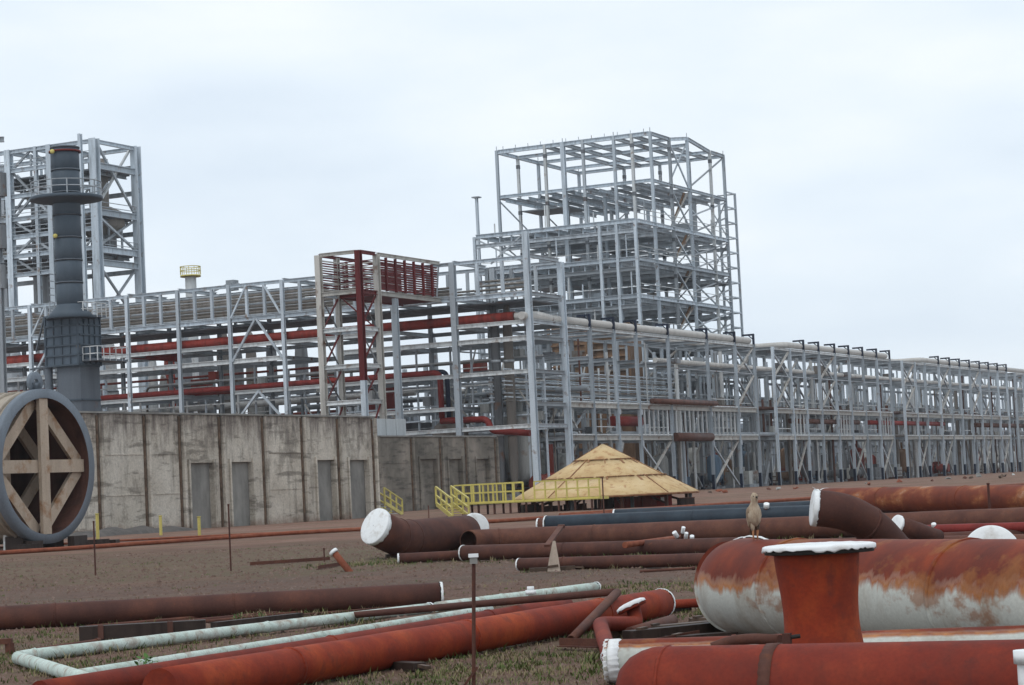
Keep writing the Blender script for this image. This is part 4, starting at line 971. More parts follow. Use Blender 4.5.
balcony(-1.0, 2.9, -LV / 2 - 1.5, -LV / 2 - .1, zs_(363), 'side_balcony')
balcony(-1.3, 1.6, -LV / 2 - .5, -LV / 2 + .9, zs_(318), 'upper_balcony')
for k_ in range(18):   # caged ladder on the left flank
    z = zx0 - 2 + k_ * .55; bar(st, BP(-.3, LV / 2 + .35, z), BP(.3, LV / 2 + .35, z), .06, 'steel_dull', 'ladder_rung')
for u in (-.3, .3): bar(st, BP(u, LV / 2 + .35, zx0 - 2.4), BP(u, LV / 2 + .35, zx1 + 1.2), .07, 'steel_dull', 'ladder_rail')
bar(st, BP(-LU / 2, LV / 2 + .05, zx0), BP(-LU / 2, LV / 2 + 1.6, zx0 - .1), .12, 'stack_light', 'bracket')
bar(st, BP(-LU / 2, LV / 2 + .1, zx1), BP(-LU / 2 + .3, LV / 2 + 1.2, zx0 + 1.3), .12, 'stack_light', 'bracket')

# ------------------------------------------------------------------ big drum lying at the left with braced mouth
DD = 90.0
cdm = atd(46, 466, DD); Rd = 77.5 * DD / F
dr = thing('braced_drum', 'huge grey-rimmed cylinder lying on its side, tan bracing across its mouth', 'drum', Vector((cdm.x, cdm.y, g(cdm.y))))
AX = VD                                  # the body runs away along v
MX = frame(cdm, cdm + AX * 1.0, 1, 1)
put('rim', lathe([(Rd * .88, -.05), (Rd, -.05), (Rd, .28), (Rd * .96, .3)], 64, 'rim', False, False), 'drum_ring', MX, dr)
sh = put('shell', lathe([(Rd * .90, 0.0), (Rd * .955, .25), (Rd * .955, 7.0), (Rd * .3, 7.0)], 64, 'shell', False, False), 'drum_shell', MX, dr)
put('lining', lathe([(Rd * .895, -.04), (Rd * .895, 6.8), (.01, 6.8)], 64, 'lining', False, False), 'brown_steel', MX, dr)
for k_ in range(9):
    put('stiffener_ring', lathe([(Rd * .955, 0), (Rd * .99, 0), (Rd * .99, .12), (Rd * .955, .12)], 48, 'stiffener', False, False) if k_ == 0 else bpy.data.meshes['stiffener'], 'drum_shell', frame(cdm + AX * (.55 + k_ * .72), cdm + AX * (1.55 + k_ * .72), 1, 1), sh)
X_ = UD
def DP(x, z, d): return cdm + X_ * x + ZD * z + AX * d
def dbar(x0, z0, x1, z1, d, w, nm='spoke'): return put(nm, BX, 'drum_brace', frame(DP(x0, z0, d), DP(x1, z1, d), w, .16, AX), dr)
w = .50; Ri = Rd * .875
dbar(0, -Ri, 0, Ri, .10, w * 1.05, 'upright_spoke'); dbar(-Ri, 0, Ri, 0, .28, w * 1.05, 'cross_spoke')
for sx in (-1, 1):
    for sz in (-1, 1): 
        dbar(sx * Ri * .98, sz * .12, sx * .14, sz * Ri * .97, .46, w, 'diagonal_spoke')
        dbar(sx * Ri * .98, sz * .12, sx * .14, sz * Ri * .97, 2.3, w, 'inner_diagonal')
dbar(0, -Ri, 0, Ri, 2.1, w, 'inner_upright')
put('lifting_lug', lathe([(.14, -.09), (.42, -.09), (.42, .09), (.14, .09), (.14, -.09)], 20, 'lug', False, False), 'drum_ring', frame(DP(-.1, Rd + .28, .35), DP(-.1, Rd + .28, 1.35), 1, 1), dr)
box(dr, 'lug_stem', DP(-.1, Rd - .1, .35), (.55, .18, .35), 'drum_ring', PR)
zd0 = g(cdm.y)
for d in (.7, 4.5):
    for s in (-1, 1): box(dr, 'saddle_block', cdm + X_ * s * 1.0 + AX * d - ZD * (cdm.z - zd0 + .05), (.6, .9, cdm.z - zd0 - math.sqrt(max(.1, Rd * Rd - 1.0)) + .25), 'timber_dark', PR)
for k_ in range(7):
    random.seed(k_); p = cdm + X_ * random.uniform(-2.5, 4.2) - AX * random.uniform(-.5, .4) ; p.z = zd0 - .03
    tag(box(None, 'timber_block', p, (random.uniform(.5, 1.5), .3, random.uniform(.2, .5)), 'timber_dark', PR + random.uniform(-.5, .5)), 'dark timber block lying under the huge braced cylinder', 'timber', 'timber blocks under the cylinder')

# ------------------------------------------------------------------ concrete walls
def hole_panel(L_, H, T, hole):
    """slab 0..L x 0..T x 0..H with one opening (x0, x1, top) from the floor up to top"""
    x0, x1, zt = hole
    pts = [(0, 0), (x0, 0), (x0, zt), (x1, zt), (x1, 0), (L_, 0), (L_, H), (0, H)]
    quads = [(0, 1, 2, 7), (7, 2, 3, 6), (3, 4, 5, 6)]
    vs = [(x, 0, z) for x, z in pts] + [(x, T, z) for x, z in pts]
    fs = [q for q in quads] + [tuple(8 + i for i in q)[::-1] for q in quads] + [(i, i + 8, (i + 1) % 8 + 8, (i + 1) % 8) for i in range(8)]
    return mesh('opened_slab', vs, fs)
def wall(label, name, px0, seams, ytop, doors, mat, pil):
    p = P(*px0); b = (p - B0).dot(VD); zg_ = g(p.y) - .15
    al = [onb(x, 480 if x else 0, b)[0] for x in seams]
    z_t = onb(*ytop, b)[1]
    root = thing(name, label, 'wall', PF(al[0], b, zg_))
    for i in range(len(al) - 1):
        L_ = al[i + 1] - al[i] - .10; Mx = Matrix.Translation(PF(al[i] + .05, b, zg_ - .2)) @ Matrix.Rotation(PR, 4, 'Z')
        H = z_t - zg_ + .2
        d = [q for q in doors if seams[i] < q[0] < seams[i + 1]]
        # local x runs along u, local y towards +v (away from the yard)
        if d:
            d = d[0]; x0 = onb(d[0], 490, b)[0] - al[i] - .05; x1 = onb(d[1], 490, b)[0] - al[i] - .05; zt = onb(d[0], d[2], b)[1] - zg_ + .2
            put('wall_panel', hole_panel(L_, H, .45, (x0, x1, zt)), mat, Mx, root)
            c_ = PF(al[i] + .05 + (x0 + x1) / 2, b + .36, zg_ - .2)
            inf = box(root, 'doorway_infill', c_, (x1 - x0 + .1, .14, zt + .05), 'concrete_grey' if mat == 'concrete' else 'concrete_dark', PR)
            bar(inf, PF(al[i] + .05 + x0 - .06, b - .03, zg_), PF(al[i] + .05 + x0 - .06, b - .03, zg_ + zt), .16, mat, 'jamb'); bar(inf, PF(al[i] + .05 + x1 + .06, b - .03, zg_), PF(al[i] + .05 + x1 + .06, b - .03, zg_ + zt), .16, mat, 'jamb')
        else:
            put('wall_panel', hole_panel(L_, H, .45, (L_ * .5, L_ * .5 + .001, .01)), mat, Mx, root)
        # three lifts of formwork: joint ridges
        for k_ in (1, 2):
            z = zg_ + (z_t - zg_) * k_ / 3
            if not d: bar(root, PF(al[i] + .3, b - .015, z), PF(al[i + 1] - .3, b - .015, z), .05, mat, 'form_ridge')
    for i, a in enumerate(al):
        box(root, 'pilaster', PF(a + .08, b - .06 - pil / 2, zg_ - .2), (.2, pil * .4 + .12, z_t - zg_ + .17), mat, PR)
        bar(root, PF(a - .17, b - .02, zg_), PF(a - .17, b - .02, z_t - .1), .13, 'joint', 'rusty_joint_strip')
    box(root, 'coping', PF((al[0] + al[-1]) / 2, b + .2, z_t + .01), (al[-1] - al[0] + .3, .62, .1), 'concrete_grey', PR)
    return b, al, z_t, zg_
bW1, alW, zW, zgW = wall('tall stained concrete wall with blocked doorways, right of the braced cylinder', 'concrete_wall', (182, 529.7), [52, 100, 147, 182, 222, 265, 304, 340, 375], (230, 415.5),
                   [(190, 214, 463), (231, 253, 462), (317, 335.5, 460), (349.5, 369, 460)], 'concrete', .16)
bW2, alX, zX, zgX = wall('lower dark concrete wall with blocked doorways, behind the yellow stairs', 'concrete_wall', (379, 513.4), [378, 413, 442, 467.5, 497], (440, 437),
                   [(420.5, 438, 459), (449, 463, 459), (477, 490, 459)], 'concrete_dark', .12)
a0 = onb(376, 427, bW2 + 1.2)[0]; a1, z1 = onb(406, 419, bW2 + 1.2)
root = thing('panel_hut', 'pale grey sheet-metal box showing above the lower dark wall', 'hut', PF(a0, bW2 + 1.2, zgX))
for k_ in range(6):
    aa = a0 + (a1 - a0) * (k_ + .5) / 6; box(root, 'sheet', PF(aa, bW2 + 2.2 + .03 * (k_ % 2), zgX), ((a1 - a0) / 6 - .03, 2.0, z1 - zgX), 'panel_white', PR)
# end return of the tall wall
tag(box(None, 'concrete_wall', PF(alW[-1] + .15, bW1 + 1.9, zgW - .1), (.4, 2.8, zW - zgW - .1), 'concrete', PR), 'short return wall closing the end of the tall stained wall', 'wall')

# ------------------------------------------------------------------ conical tank roof on stands
pc = P(606, 508); DR = depth_of(pc); RRf = 93.0 * DR / F
zrim = atd(606, 495.5, DR).z; zap = atd(597.5, 445, DR).z; gz = g(pc.y)
hc = Vector((pc.x, pc.y, 0))
root = thing('tank_roof', 'conical tan steel tank roof with rusty seams standing on low stands', 'tank roof', hc + ZD * gz)
rings = [(RRf, zrim), (RRf * .635, None), (RRf * .30, None), (.02, zap)]
def cz(r): return zrim + (zap - zrim) * (1 - r / RRf)
NS = 18
for ri, (ra, rb, ns, off) in enumerate(((RRf, RRf * .635, 14, 0), (RRf * .655, RRf * .30, 10, .3), (RRf * .32, .05, 6, .1))):
    lift = ri * .018
    vs, fs = [], []; kk = 6; span = 2 * math.pi / ns * 1.015
    for lay in (0, .03):
        for i in range(3):
            r = ra + (rb - ra) * i / 2
            for j in range(kk + 1):
                q = span * j / kk; vs.append((r * math.cos(q), r * math.sin(q), cz(r) + lay + lift))
    m = kk + 1
    for i in range(2):
        for j in range(kk):
            a = i * m + j; fs.append((a, a + 1, a + m + 1, a + m)[::-1]); t_ = 3 * m; fs.append((t_ + a, t_ + a + 1, t_ + a + m + 1, t_ + a + m))
    for j in range(kk): fs.append((j, j + 1, 3 * m + j + 1, 3 * m + j)); fs.append((2 * m + j + 1, 2 * m + j, 5 * m + j, 5 * m + j + 1))
    pm = mesh('roof_plate', vs, fs, True)
    for s in range(ns):
        put('roof_plate', pm, 'roof_plate', Matrix.Translation(hc + ZD * (.008 * (s % 2))) @ Matrix.Rotation(off + 2 * math.pi * s / ns, 4, 'Z'), root)
        q = off + 2 * math.pi * s / ns; d = Vector((math.cos(q), math.sin(q), 0))
        if s % 3 == 0: bar(root, hc + d * ra + ZD * (cz(ra) + .05 + lift), hc + d * max(rb, .3) + ZD * (cz(max(rb, .3)) + .05 + lift), .07, 'roof_seam', 'radial_seam', .04)
    if ri:
        for s in range(36):        # broken ring weld
            random.seed(s + ri * 50)
            q0 = 2 * math.pi * s / 36; q1 = q0 + 2 * math.pi / 36 * random.uniform(.55, 1.0)
            p = hc + Vector((math.cos(q0), math.sin(q0), 0)) * ra + ZD * (cz(ra) + .05 + lift); q_ = hc + Vector((math.cos(q1), math.sin(q1), 0)) * ra + ZD * (cz(ra) + .05 + lift)
            bar(root, p, q_, random.uniform(.08, .2), 'roof_seam', 'ring_seam', .05)
            if s % 3 == 0:
                e_ = p + (p - hc - ZD * p.z).normalized() * random.uniform(.15, .6); e_.z = cz((e_ - hc - ZD * e_.z).length) + .045 + (ri - 1) * .018; bar(root, p, e_, random.uniform(.05, .16), 'roof_seam', 'rust_run', .02)
put('rim_angle', lathe([(RRf - .02, 0), (RRf + .05, 0), (RRf + .05, -.12), (RRf - .02, -.12), (RRf - .02, 0)], 72, 'rim_angle', False, False), 'roof_seam', Matrix.Translation(hc + ZD * (zrim + .02)), root)
put('apex_disc', lathe([(.24, 0), (.2, .05), (.01, .06)], 20, 'apex', False), 'roof_plate', Matrix.Translation(hc + ZD * (zap - .12)), root)
for s in range(22):
    q = 2 * math.pi * s / 22; d = Vector((math.cos(q), math.sin(q), 0))
    r = RRf * (.93 if s % 2 else .62)
    bar(root, hc + d * r + ZD * (gz - .1), hc + d * r + ZD * (cz(r) - .02), .16, 'brown_steel' if s % 3 else 'equip_grey', 'stand')
    if s % 2: bar(root, hc + d * r + ZD * (gz + .15), hc + d * (r - 1.6) + ZD * (zrim - .1), .09, 'brown_steel', 'stand_brace')
for k_, (x, w_, h_, mt) in enumerate(((622, .9, .62, 'equip_red'), (636, 1.2, .6, 'equip_red'), (650, 1.1, .64, 'equip_red'), (664, .9, .62, 'red_oxide'), (606, .7, .66, 'black_void'), (575, 1.2, .35, 'brown_steel'), (550, 1.4, .3, 'brown_steel'), (686, .9, .4, 'timber_dark'), (530, .9, .45, 'timber_dark'))):
    p = atd(x, 505, DR - 2.6); p.z = g(p.y) - .04
    kb = thing('site_box', ('red steel box under the conical roof, ' + ('leftmost', 'second from left', 'third from left', 'rightmost')[k_] if 'red' in mt else 'dark box under the conical roof, %s' % ('behind the yellow walkway' if x < 600 else 'beside the red boxes' if x < 670 else 'below its right edge')), 'box', p, 'red boxes under the conical roof' if 'red' in mt else 'dark boxes under the conical roof')
    box(kb, 'body', p, (w_, .8, h_), mt if mt != 'black_void' else 'timber_dark', .1 * (k_ % 3)); box(kb, 'lid', p + ZD * h_, (w_ + .05, .85, .05), 'brown_steel', .1 * (k_ % 3))
    if k_ in (0, 3): box(kb, 'white_label', p + Vector((-.1, -.46, h_ - .3)), (.2, .03, .22), 'cap_white')

# ------------------------------------------------------------------ yellow platform and stairs
def post_rail(root, p, q, z0, z1, n_, mt='yellow', w_=.07, dens=1):
    for k_ in range(n_ + 1):
        c_ = p + (q - p) * (k_ / n_); bar(root, c_ + ZD * z0, c_ + ZD * z1, w_, mt, 'rail_post')
    for h_ in ([1.0, .52] if dens == 1 else [1.0, .75, .5, .25]):
        bar(root, p + ZD * (z0 + (z1 - z0) * h_), q + ZD * (z0 + (z1 - z0) * h_), w_ * 1.05, mt, 'handrail')
DP_ = DR - RRf - 1.0
pl = atd(455, 503.5, DP_ + 4.5); pr = atd(600, 496, DP_ - .5)
zd = (pl.z + pr.z) / 2
yp = thing('stair_platform', 'yellow railed walkway with stairs in front of the conical roof', 'platform', Vector((pl.x, pl.y, g(pl.y))))
A_, Bq = Vector((pl.x, pl.y, 0)), Vector((pr.x, pr.y, 0)); dirp = (Bq - A_).normalized(); nrm = Vector((-dirp.y, dirp.x, 0))
LP_ = (Bq - A_).length
deck = put('walkway_deck', BX, 'yellow', frame(A_ + nrm * .5 + ZD * (zd - .07), Bq + nrm * .5 + ZD * (zd - .07), 1.05, .16), yp)
post_rail(yp, A_, A_ + dirp * LP_ * .42, zd, zd + 1.02, 7, w_=.075); post_rail(yp, A_ + dirp * LP_ * .56, Bq, zd, zd + 1.02, 6, w_=.075)
post_rail(yp, A_ + nrm * 1.0, A_ + nrm + dirp * LP_ * .42, zd, zd + 1.02, 6, w_=.09)
bar(yp, A_ - nrm * .04 + ZD * (zd - .1), Bq - nrm * .04 + ZD * (zd - .1), .24, 'yellow', 'kick_plate', .05)
for k_ in range(9):
    c_ = A_ + dirp * LP_ * (k_ + .5) / 9
    for s in (0, 1.0): bar(yp, c_ + nrm * s + ZD * (g(c_.y) - .1), c_ + nrm * s + ZD * (zd - .1), .1, 'brown_steel', 'support_leg')
def stair(root, top, foot, width, mt_t, n_=6, rail=True):
    d = foot - top; side = Vector((-d.y, d.x, 0)).normalized() * (width / 2)
    for k_ in range(n_): 
        c_ = top + d * ((k_ + .5) / n_); put('tread', BX, mt_t, frame(c_ - side, c_ + side, .26, .05), root)
    for s in (-1, 1):
        put('stringer', BX, 'yellow', frame(top + side * s, foot + side * s, .07, .24), root)
        if rail:
            for h_ in (.5, 1.0): bar(root, top + side * s + ZD * h_, foot + side * s + ZD * h_, .09, 'yellow', 'handrail')
            for k_ in range(4): c_ = top + d * (k_ / 3) + side * s; bar(root, c_, c_ + ZD * 1.0, .09, 'yellow', 'rail_post')
tp = atd(444, 501, DP_ + 4.2); ft = P(461, 517)
lz = zd
tp.z = zd; stair(yp, tp, ft, .9, 'yellow', 6)
put('landing', BX, 'yellow', frame(tp - dirp * .6 + nrm * .5 - ZD * .06, Vector((A_.x, A_.y, zd - .06)) + nrm * .5, 1.0, .1), yp)
ss = thing('wall_stair', 'small yellow railed stair at the end of the tall stained wall', 'stair', P(388, 516))
tp = atd(379, 503, depth_of(P(388, 516)) + .6); stair(ss, tp, P(397, 514.5), .8, 'steel_dull', 5)

# ------------------------------------------------------------------ yard: loose pipes
def cap_mesh(r, depth, seed, n=96, jag=.35, bulge=.03):
    """creased plastic end cap along +z (disc at z=0 facing -z), skirt gathered in folds with a torn edge"""
    random.seed(seed); n = 96; ph = [random.uniform(0, 6.3) for _ in range(5)]
    def fold(q): return .5 * math.sin(11 * q + ph[0]) + .35 * math.sin(23 * q + ph[1]) + .25 * math.sin(37 * q + ph[2])
    ang = [2 * math.pi * j / n for j in range(n)]
    rings = [[(r * .02 * math.cos(q), r * .02 * math.sin(q), -bulge) for q in ang]]
    for k, z, am in ((.45, -bulge * .9, .01), (.75, -bulge * .6, .02), (.95, -bulge * .1, .012), (1.0, .006, .004), (1.006, .018, .004)):
        rings.append([(r * k * math.cos(q), r * k * math.sin(q), z + am * r * .35 * fold(q + k)) for q in ang])
    jj = [depth * (1 - jag * (.5 + .5 * noise.noise(Vector((math.cos(q) * 5, math.sin(q) * 5, seed * 3.1)))) - jag * .35 * random.random()) for q in ang]
    for t_ in (.5, 1.0):
        rings.append([(r * (1.008 + .012 * t_ * fold(q)) * math.cos(q), r * (1.008 + .012 * t_ * fold(q)) * math.sin(q), .018 + (jj[j] - .018) * t_) for j, q in enumerate(ang)])
    rings.append([(r * .99 * math.cos(q), r * .99 * math.sin(q), jj[j] - .003) for j, q in enumerate(ang)])
    return mesh('end_cap', [v for q in rings for v in q], [f[::-1] for f in grid(rings)], True)
def collar_mesh(r, depth, seed, n=96, th=.02, jag=.4):
    """torn wrap left round a pipe end: open ring with folds"""
    random.seed(seed); rings = []; n = 96; ang = [2 * math.pi * j / n for j in range(n)]
    j0 = [-.006 + .012 * random.random() for _ in range(n)]
    j1 = [depth * (1 - jag * (.5 + .5 * noise.noise(Vector((math.cos(q) * 4, math.sin(q) * 4, seed * 1.7)))) - jag * .4 * random.random()) for q in ang]
    w_ = [1 + .35 * math.sin(13 * q + seed) + .3 * math.sin(29 * q) for q in ang]
    for k, jl, m_ in ((r * .97, j0, 0), (r + th * .5, j0, .3), (r + th * .7, j1, .5), (r * .99, j1, 0)):
        rings.append([((k + th * m_ * w_[j]) * math.cos(q), (k + th * m_ * w_[j]) * math.sin(q), jl[j]) for j, q in enumerate(ang)])
    return mesh('end_wrap', [v for q in rings for v in q], [f[::-1] for f in grid(rings)], True)
CAPN = [0]; BASE = []
def resample(pts, step):
    res = []
    for a, b in zip(pts[:-1], pts[1:]):
        k = max(1, int((b - a).length / step)); res += [a + (b - a) * (i / k) for i in range(k)]
    return res + [pts[-1]]
def pipe(name, label, pts, r, mat, e0=True, e1=True, rad=0, group=None, n=32, wall=.02, seams=(), cat='pipe', step=.5, wob=.004, bore=.9):
    """a loose pipe: Empty > shell, end_cap / end_wrap, weld_bead"""
    CAPN[0] += 1
    pp = rounded(pts, rad, 10) if rad else pts
    pp = resample(pp, step)
    c = pts[0]
    root = thing(name, label, cat, Vector((c.x, c.y, c.z - r)), group)
    for q, w_ in zip(pp[:-1], pp[1:]): BASE.append((q, w_, r))
    rr = [r * (1 + wob * 8 * noise.noise(p * 1.7)) for p in pp]
    o0 = 'open' if e0 in ('open', 'wrap') else True; o1 = 'open' if e1 in ('open', 'wrap') else True
    me = tube_mesh([p - c for p in pp], rr, n, 'pipe_shell', o0, o1, wall, bore)
    sh = put('shell', me, mat, Matrix.Translation(c), root)
    for e, p, q in ((e0, pp[0], pp[1]), (e1, pp[-1], pp[-2])):
        d = (q - p).normalized(); sd_ = CAPN[0] * 7 + (1 if e is e1 else 0)
        if e == 'cap': put('end_cap', cap_mesh(r * 1.02, min(.22, max(.05, r * .35)), sd_, bulge=r * .06), 'cap_white', frame(p - d * .01, p + d, 1, 1), root)
        elif e == 'wrap':
            put('end_wrap', collar_mesh(r, max(.05, r * .22), sd_, th=max(.008, r * .04)), 'cap_white', frame(p - d * .008, p + d, 1, 1), root)
            put('dark_tape', collar_mesh(r, max(.08, r * .42), sd_ + 3, th=max(.004, r * .018), jag=.8), 'wrap_dark', frame(p, p + d, 1, 1), root)
    tot = [(a, b) for a, b in zip(pp[:-1], pp[1:])]
    for s in seams:
        i = min(len(tot) - 1, int(s * len(tot))); a, b = tot[i]; d = (b - a).normalized()
        put('weld_bead', collar_mesh(r, .03 + r * .03, i, th=.006 + r * .012, jag=.2), mat, frame(a, a + d, 1, 1), root)
    return root
def ext(a, b, s): return b + (b - a) * s        # extrapolate past b

# foreground left
p0, p1 = P(0, 618, .18), P(442, 594, .18)
pipe('steel_pipe', 'long dark brown pipe reaching in from the left edge, frayed white end', [ext(p1, p0, .2), p1], .178, 'rust_brown', True, 'wrap', seams=(.32, .66))
pA, pB = P(14, 657, .07), P(597, 588, .07)
pm_ = pA + (pB - pA) * .64
pipe('mint_pipe', 'longest mint green pipe bent back into a hairpin at its left end', [P(90, 680.5, .07), pA + Vector((.02, -.02, 0)), pm_], .072, 'mint', True, 'wrap', .28, seams=(.3, .55, .8), n=24)
pipe('mint_pipe', 'mint green pipe capped dark at its right end, right of the hairpin one', [pm_ + (pB - pA).normalized() * .15 + Vector((0, .05, 0)), pB + Vector((0, .05, .02))], .072, 'mint', True, 'wrap', n=24, seams=(.4,))
pipe('mint_pipe', 'inner mint green pipe between the hairpin and the red pipes', [P(70, 676.5, .06), P(250, 648, .06), P(490, 609.5, .06)], .062, 'mint', True, True, n=20, seams=(.5,))
v_ = P(531, 598, .2); vv = thing('valve_stub', 'small grey-white capped stub standing on the mint pipe', 'valve', v_ - ZD * .12)
rod(vv, v_ - ZD * .15, v_ + ZD * .07, .04, 'mint', 'stem'); rod(vv, v_ + ZD * .05, v_ + ZD * .11, .075, 'cap_white', 'flange'); rod(vv, v_ + ZD * .11, v_ + ZD * .16, .05, 'cap_white', 'cap')
p0, p1 = P(160, 690, .19), P(662, 603, .175)
RA, RB_ = p0, p1
pipe('red_pipe', 'thick orange-red pipe running diagonally across the front, white torn wrap at right', [p0, p1], .18, 'rust_red', True, 'wrap', seams=(.22, .52, .86))
pipe('red_pipe', 'darker red pipe lying just behind the thick orange-red one', [P(40, 694, .12), P(330, 647, .12), P(566, 606, .12)], .118, 'rust_red2', True, True, n=24, seams=(.45, .8))
pipe('thin_pipe', 'thin brown pipe lying across the mint pipes to a raised right end', [P(332, 617, .045, .02), P(614, 592, .045, .36)], .046, 'rust_brown', True, True, n=16)
tq = P(571, 640, .05); th_ = atd(617, 592.5, depth_of(P(614, 592, .045, .36)) - .25)
pipe('thin_pipe', 'thin brown pipe leaning diagonally over the thick orange-red pipe', [tq, th_], .052, 'rust_brown2', 'open', True, n=16, wall=.008)
for i, (a, b, r) in enumerate((((86, 627), (262, 612), .03), ((120, 628), (340, 607), .035), ((200, 622), (428, 600), .026), ((262, 618), (412, 606), .022))):
    pipe('thin_rod', 'thin rusty rod in the loose bunch before the long brown pipe', [P(*a, r), P(*b, r)], r, 'rust_brown' if i % 2 else 'rust_brown2', True, True, n=10, group='loose rusty rods')
a_, b_ = P(80, 641), P(206, 634)
sl = thing('timber_sleeper', 'dark timber sleeper lying in front of the long brown pipe', 'timber', (a_ + b_) / 2)
put('sleeper_beam', BX, 'timber_dark', frame(a_ + ZD * .09, b_ + ZD * .09, .24, .2), sl)
for t_ in (.2, .75): c_ = a_ + (b_ - a_) * t_; put('steel_clip', BX, 'brown_steel', frame(c_ + ZD * .02 + Vector((-.03, -.14, 0)), c_ + ZD * .2 + Vector((-.03, -.14, 0)), .08, .02), sl)
q0 = P(4, 655); sb = thing('steel_trestle', 'small rusty steel bracket at the lower left edge', 'bracket', q0)
bar(sb, q0 + Vector((-.5, .1, .12)), q0 + Vector((.07, .1, .12)), .07, 'rust_brown2', 'top_rail') if False else put('top_rail', BX, 'rust_brown2', frame(q0 + Vector((-.6, .1, .16)), q0 + Vector((.08, .1, .16)), .09, .07), sb)
put('foot', BX, 'rust_brown2', frame(q0 + Vector((.05, .1, -.02)), q0 + Vector((.05, .1, .14)), .08, .08), sb); put('foot', BX, 'rust_brown2', frame(q0 + Vector((-.5, .1, -.02)), q0 + Vector((-.5, .1, .14)), .08, .08), sb)

# bent red spool, stub, planks in the middle
d1, d2 = 25.6, 24.6
sp = [atd(633, 608, d1), atd(637, 623.5, d1 - .1), atd(600, 624, d2), P(610, 657, .075)]
root = pipe('bent_spool', 'red bent pipe spool with tilted white flange lying against the thick red pipe', sp, .083, 'rust_red2', 'open', 'open', .16, n=24, wall=.012)
fa = atd(631.5, 606.5, d1); fdir = (CU * .88 - CR * .42 + fw * .16).normalized()
put('flange', lathe([(.10, 0), (.175, 0), (.175, .035), (.10, .035), (.01, .035)], 32, 'flange', False), 'rust_red2', frame(fa - fdir * .03, fa + fdir, 1, 1), root)
put('flange_cover', cap_mesh(.18, .05, 91, jag=.6), 'cap_white', frame(fa + fdir * .03, fa - fdir, 1, 1), root)
put('torn_tape', collar_mesh(.083, .03, 17, th=.006), 'cap_white', frame(sp[3], sp[3] + (sp[2] - sp[3]).normalized(), 1, 1), root)
pipe('pipe_stub', 'short brown pipe stub with open right end beside the bent spool', [P(630, 634, .07), P(672, 621, .075)], .075, 'rust_brown2', True, 'open', n=20, wall=.008)
pipe('thin_pipe', 'thin red pipe between the thick red pipe and the big vessel', [P(655, 605, .06, .05), P(712, 602, .06, .05)], .058, 'rust_red2', True, True, n=16)
for i, (a, b, h) in enumerate((((628, 642), (722, 632), .12), ((640, 636), (735, 627), .1), ((668, 645), (735, 640), .09), ((690, 625), (745, 622), .08))):
    a_, b_ = P(*a), P(*b); pl_ = thing('timber_plank', ('long dark plank on the ground beside the bent spool', 'second plank lying behind the dark one near the vessel', 'short plank between the white pipe end and the vessel', 'farthest plank under the vessel mouth')[i], 'plank', (a_ + b_) / 2)
    put('board', BX, 'timber' if i % 2 else 'timber_dark', frame(a_ + ZD * h / 2, b_ + ZD * h / 2, .18, h), pl_); put('cleat', BX, 'timber', frame(a_ + (b_ - a_) * .15 + ZD * (h + .01) - UD * .1, a_ + (b_ - a_) * .15 + ZD * (h + .01) + UD * .1, .06, .03), pl_)

# foreground right: white and rust pipe, near red pipe with tee branch
p0, p1 = P(607, 661, .182), P(1060, 646, .182)
root = pipe('white_pipe', 'white pipe rusting along its top, torn white wrap on its left end', [p0, p1], .182, 'white_rust', 'wrap', True, seams=(.1, .35))
put('wide_wrap', collar_mesh(.183, .16, 55, th=.006, jag=.25), 'cap_white', frame(p0, p0 + (p1 - p0).normalized(), 1, 1), root)
p0, p1 = P(660, 691, .30), P(1090, 686, .30)
gd = (p1 - p0).normalized()
gp_ = thing('domed_pipe', 'nearest thick red pipe with domed left end and brown band', 'pipe', p0 - ZD * .3)
prof = [(.003, -.30), (.09, -.29), (.17, -.255), (.235, -.19), (.275, -.11), (.295, -.04), (.30, 0)]
L_ = (p1 - p0).length; prof += [(.30, L_ * i / 14) for i in range(1, 15)]
put('shell', lathe(prof, 56, 'domed_pipe', True, True), 'rust_red2', frame(p0, p0 + gd, 1, 1), gp_)
s_ = (atd(775, 690, depth_of(p0 + (p1 - p0) * .3)) - p0).dot(gd)
put('weld_band', collar_mesh(.30, .085, 7, th=.007, jag=.1), 'rust_brown2', frame(p0 + gd * (s_ - .04), p0 + gd * (s_ + 1), 1, 1), gp_)
put('weld_band', collar_mesh(.30, .03, 8, th=.005, jag=.2), 'rust_red2', frame(p0 + gd * .05, p0 + gd * 1.05, 1, 1), gp_)
DN = 17.1
nb = atd(822, 600, DN); nb.z = 0
ztop = atd(820, 549, DN).z
sn = thing('flanged_spool', 'flared red pipe spool standing upright under a torn white flange cover', 'pipe spool', nb)
hh = ztop; prof = []
for i in range(17):
    t_ = i / 16; prof.append((.288 + .075 * (1 - sstep(0, .55, t_)) + .042 * sstep(.52, 1, t_) ** 1.3, hh * t_ - .02 * (1 - t_)))
lean = Matrix.Rotation(R(-1.2), 4, 'Y')
put('spool_body', lathe(prof, 56, 'spool_body', True, True), 'rust_red', Matrix.Translation(nb) @ lean, sn)
put('flange', lathe([(.30, -.03), (.418, -.03), (.422, -.025), (.422, .015), (.42, .02), (.01, .02)], 56, 'flange', False, False), 'wrap_dark', Matrix.Translation(nb + ZD * ztop), sn)
put('flange_cover', cap_mesh(.435, .062, 77, 72, jag=.6, bulge=.012), 'cap_white', frame(nb + ZD * (ztop + .035), nb + ZD * (ztop - 1), 1, 1), sn)
lg_ = P(787, 652, .42); fb = thing('clamp_bolt', 'dark bolted clamp at the foot of the upright spool', 'clamp', lg_ - ZD * .06)
lg_ = atd(787, 640, DN - .55)
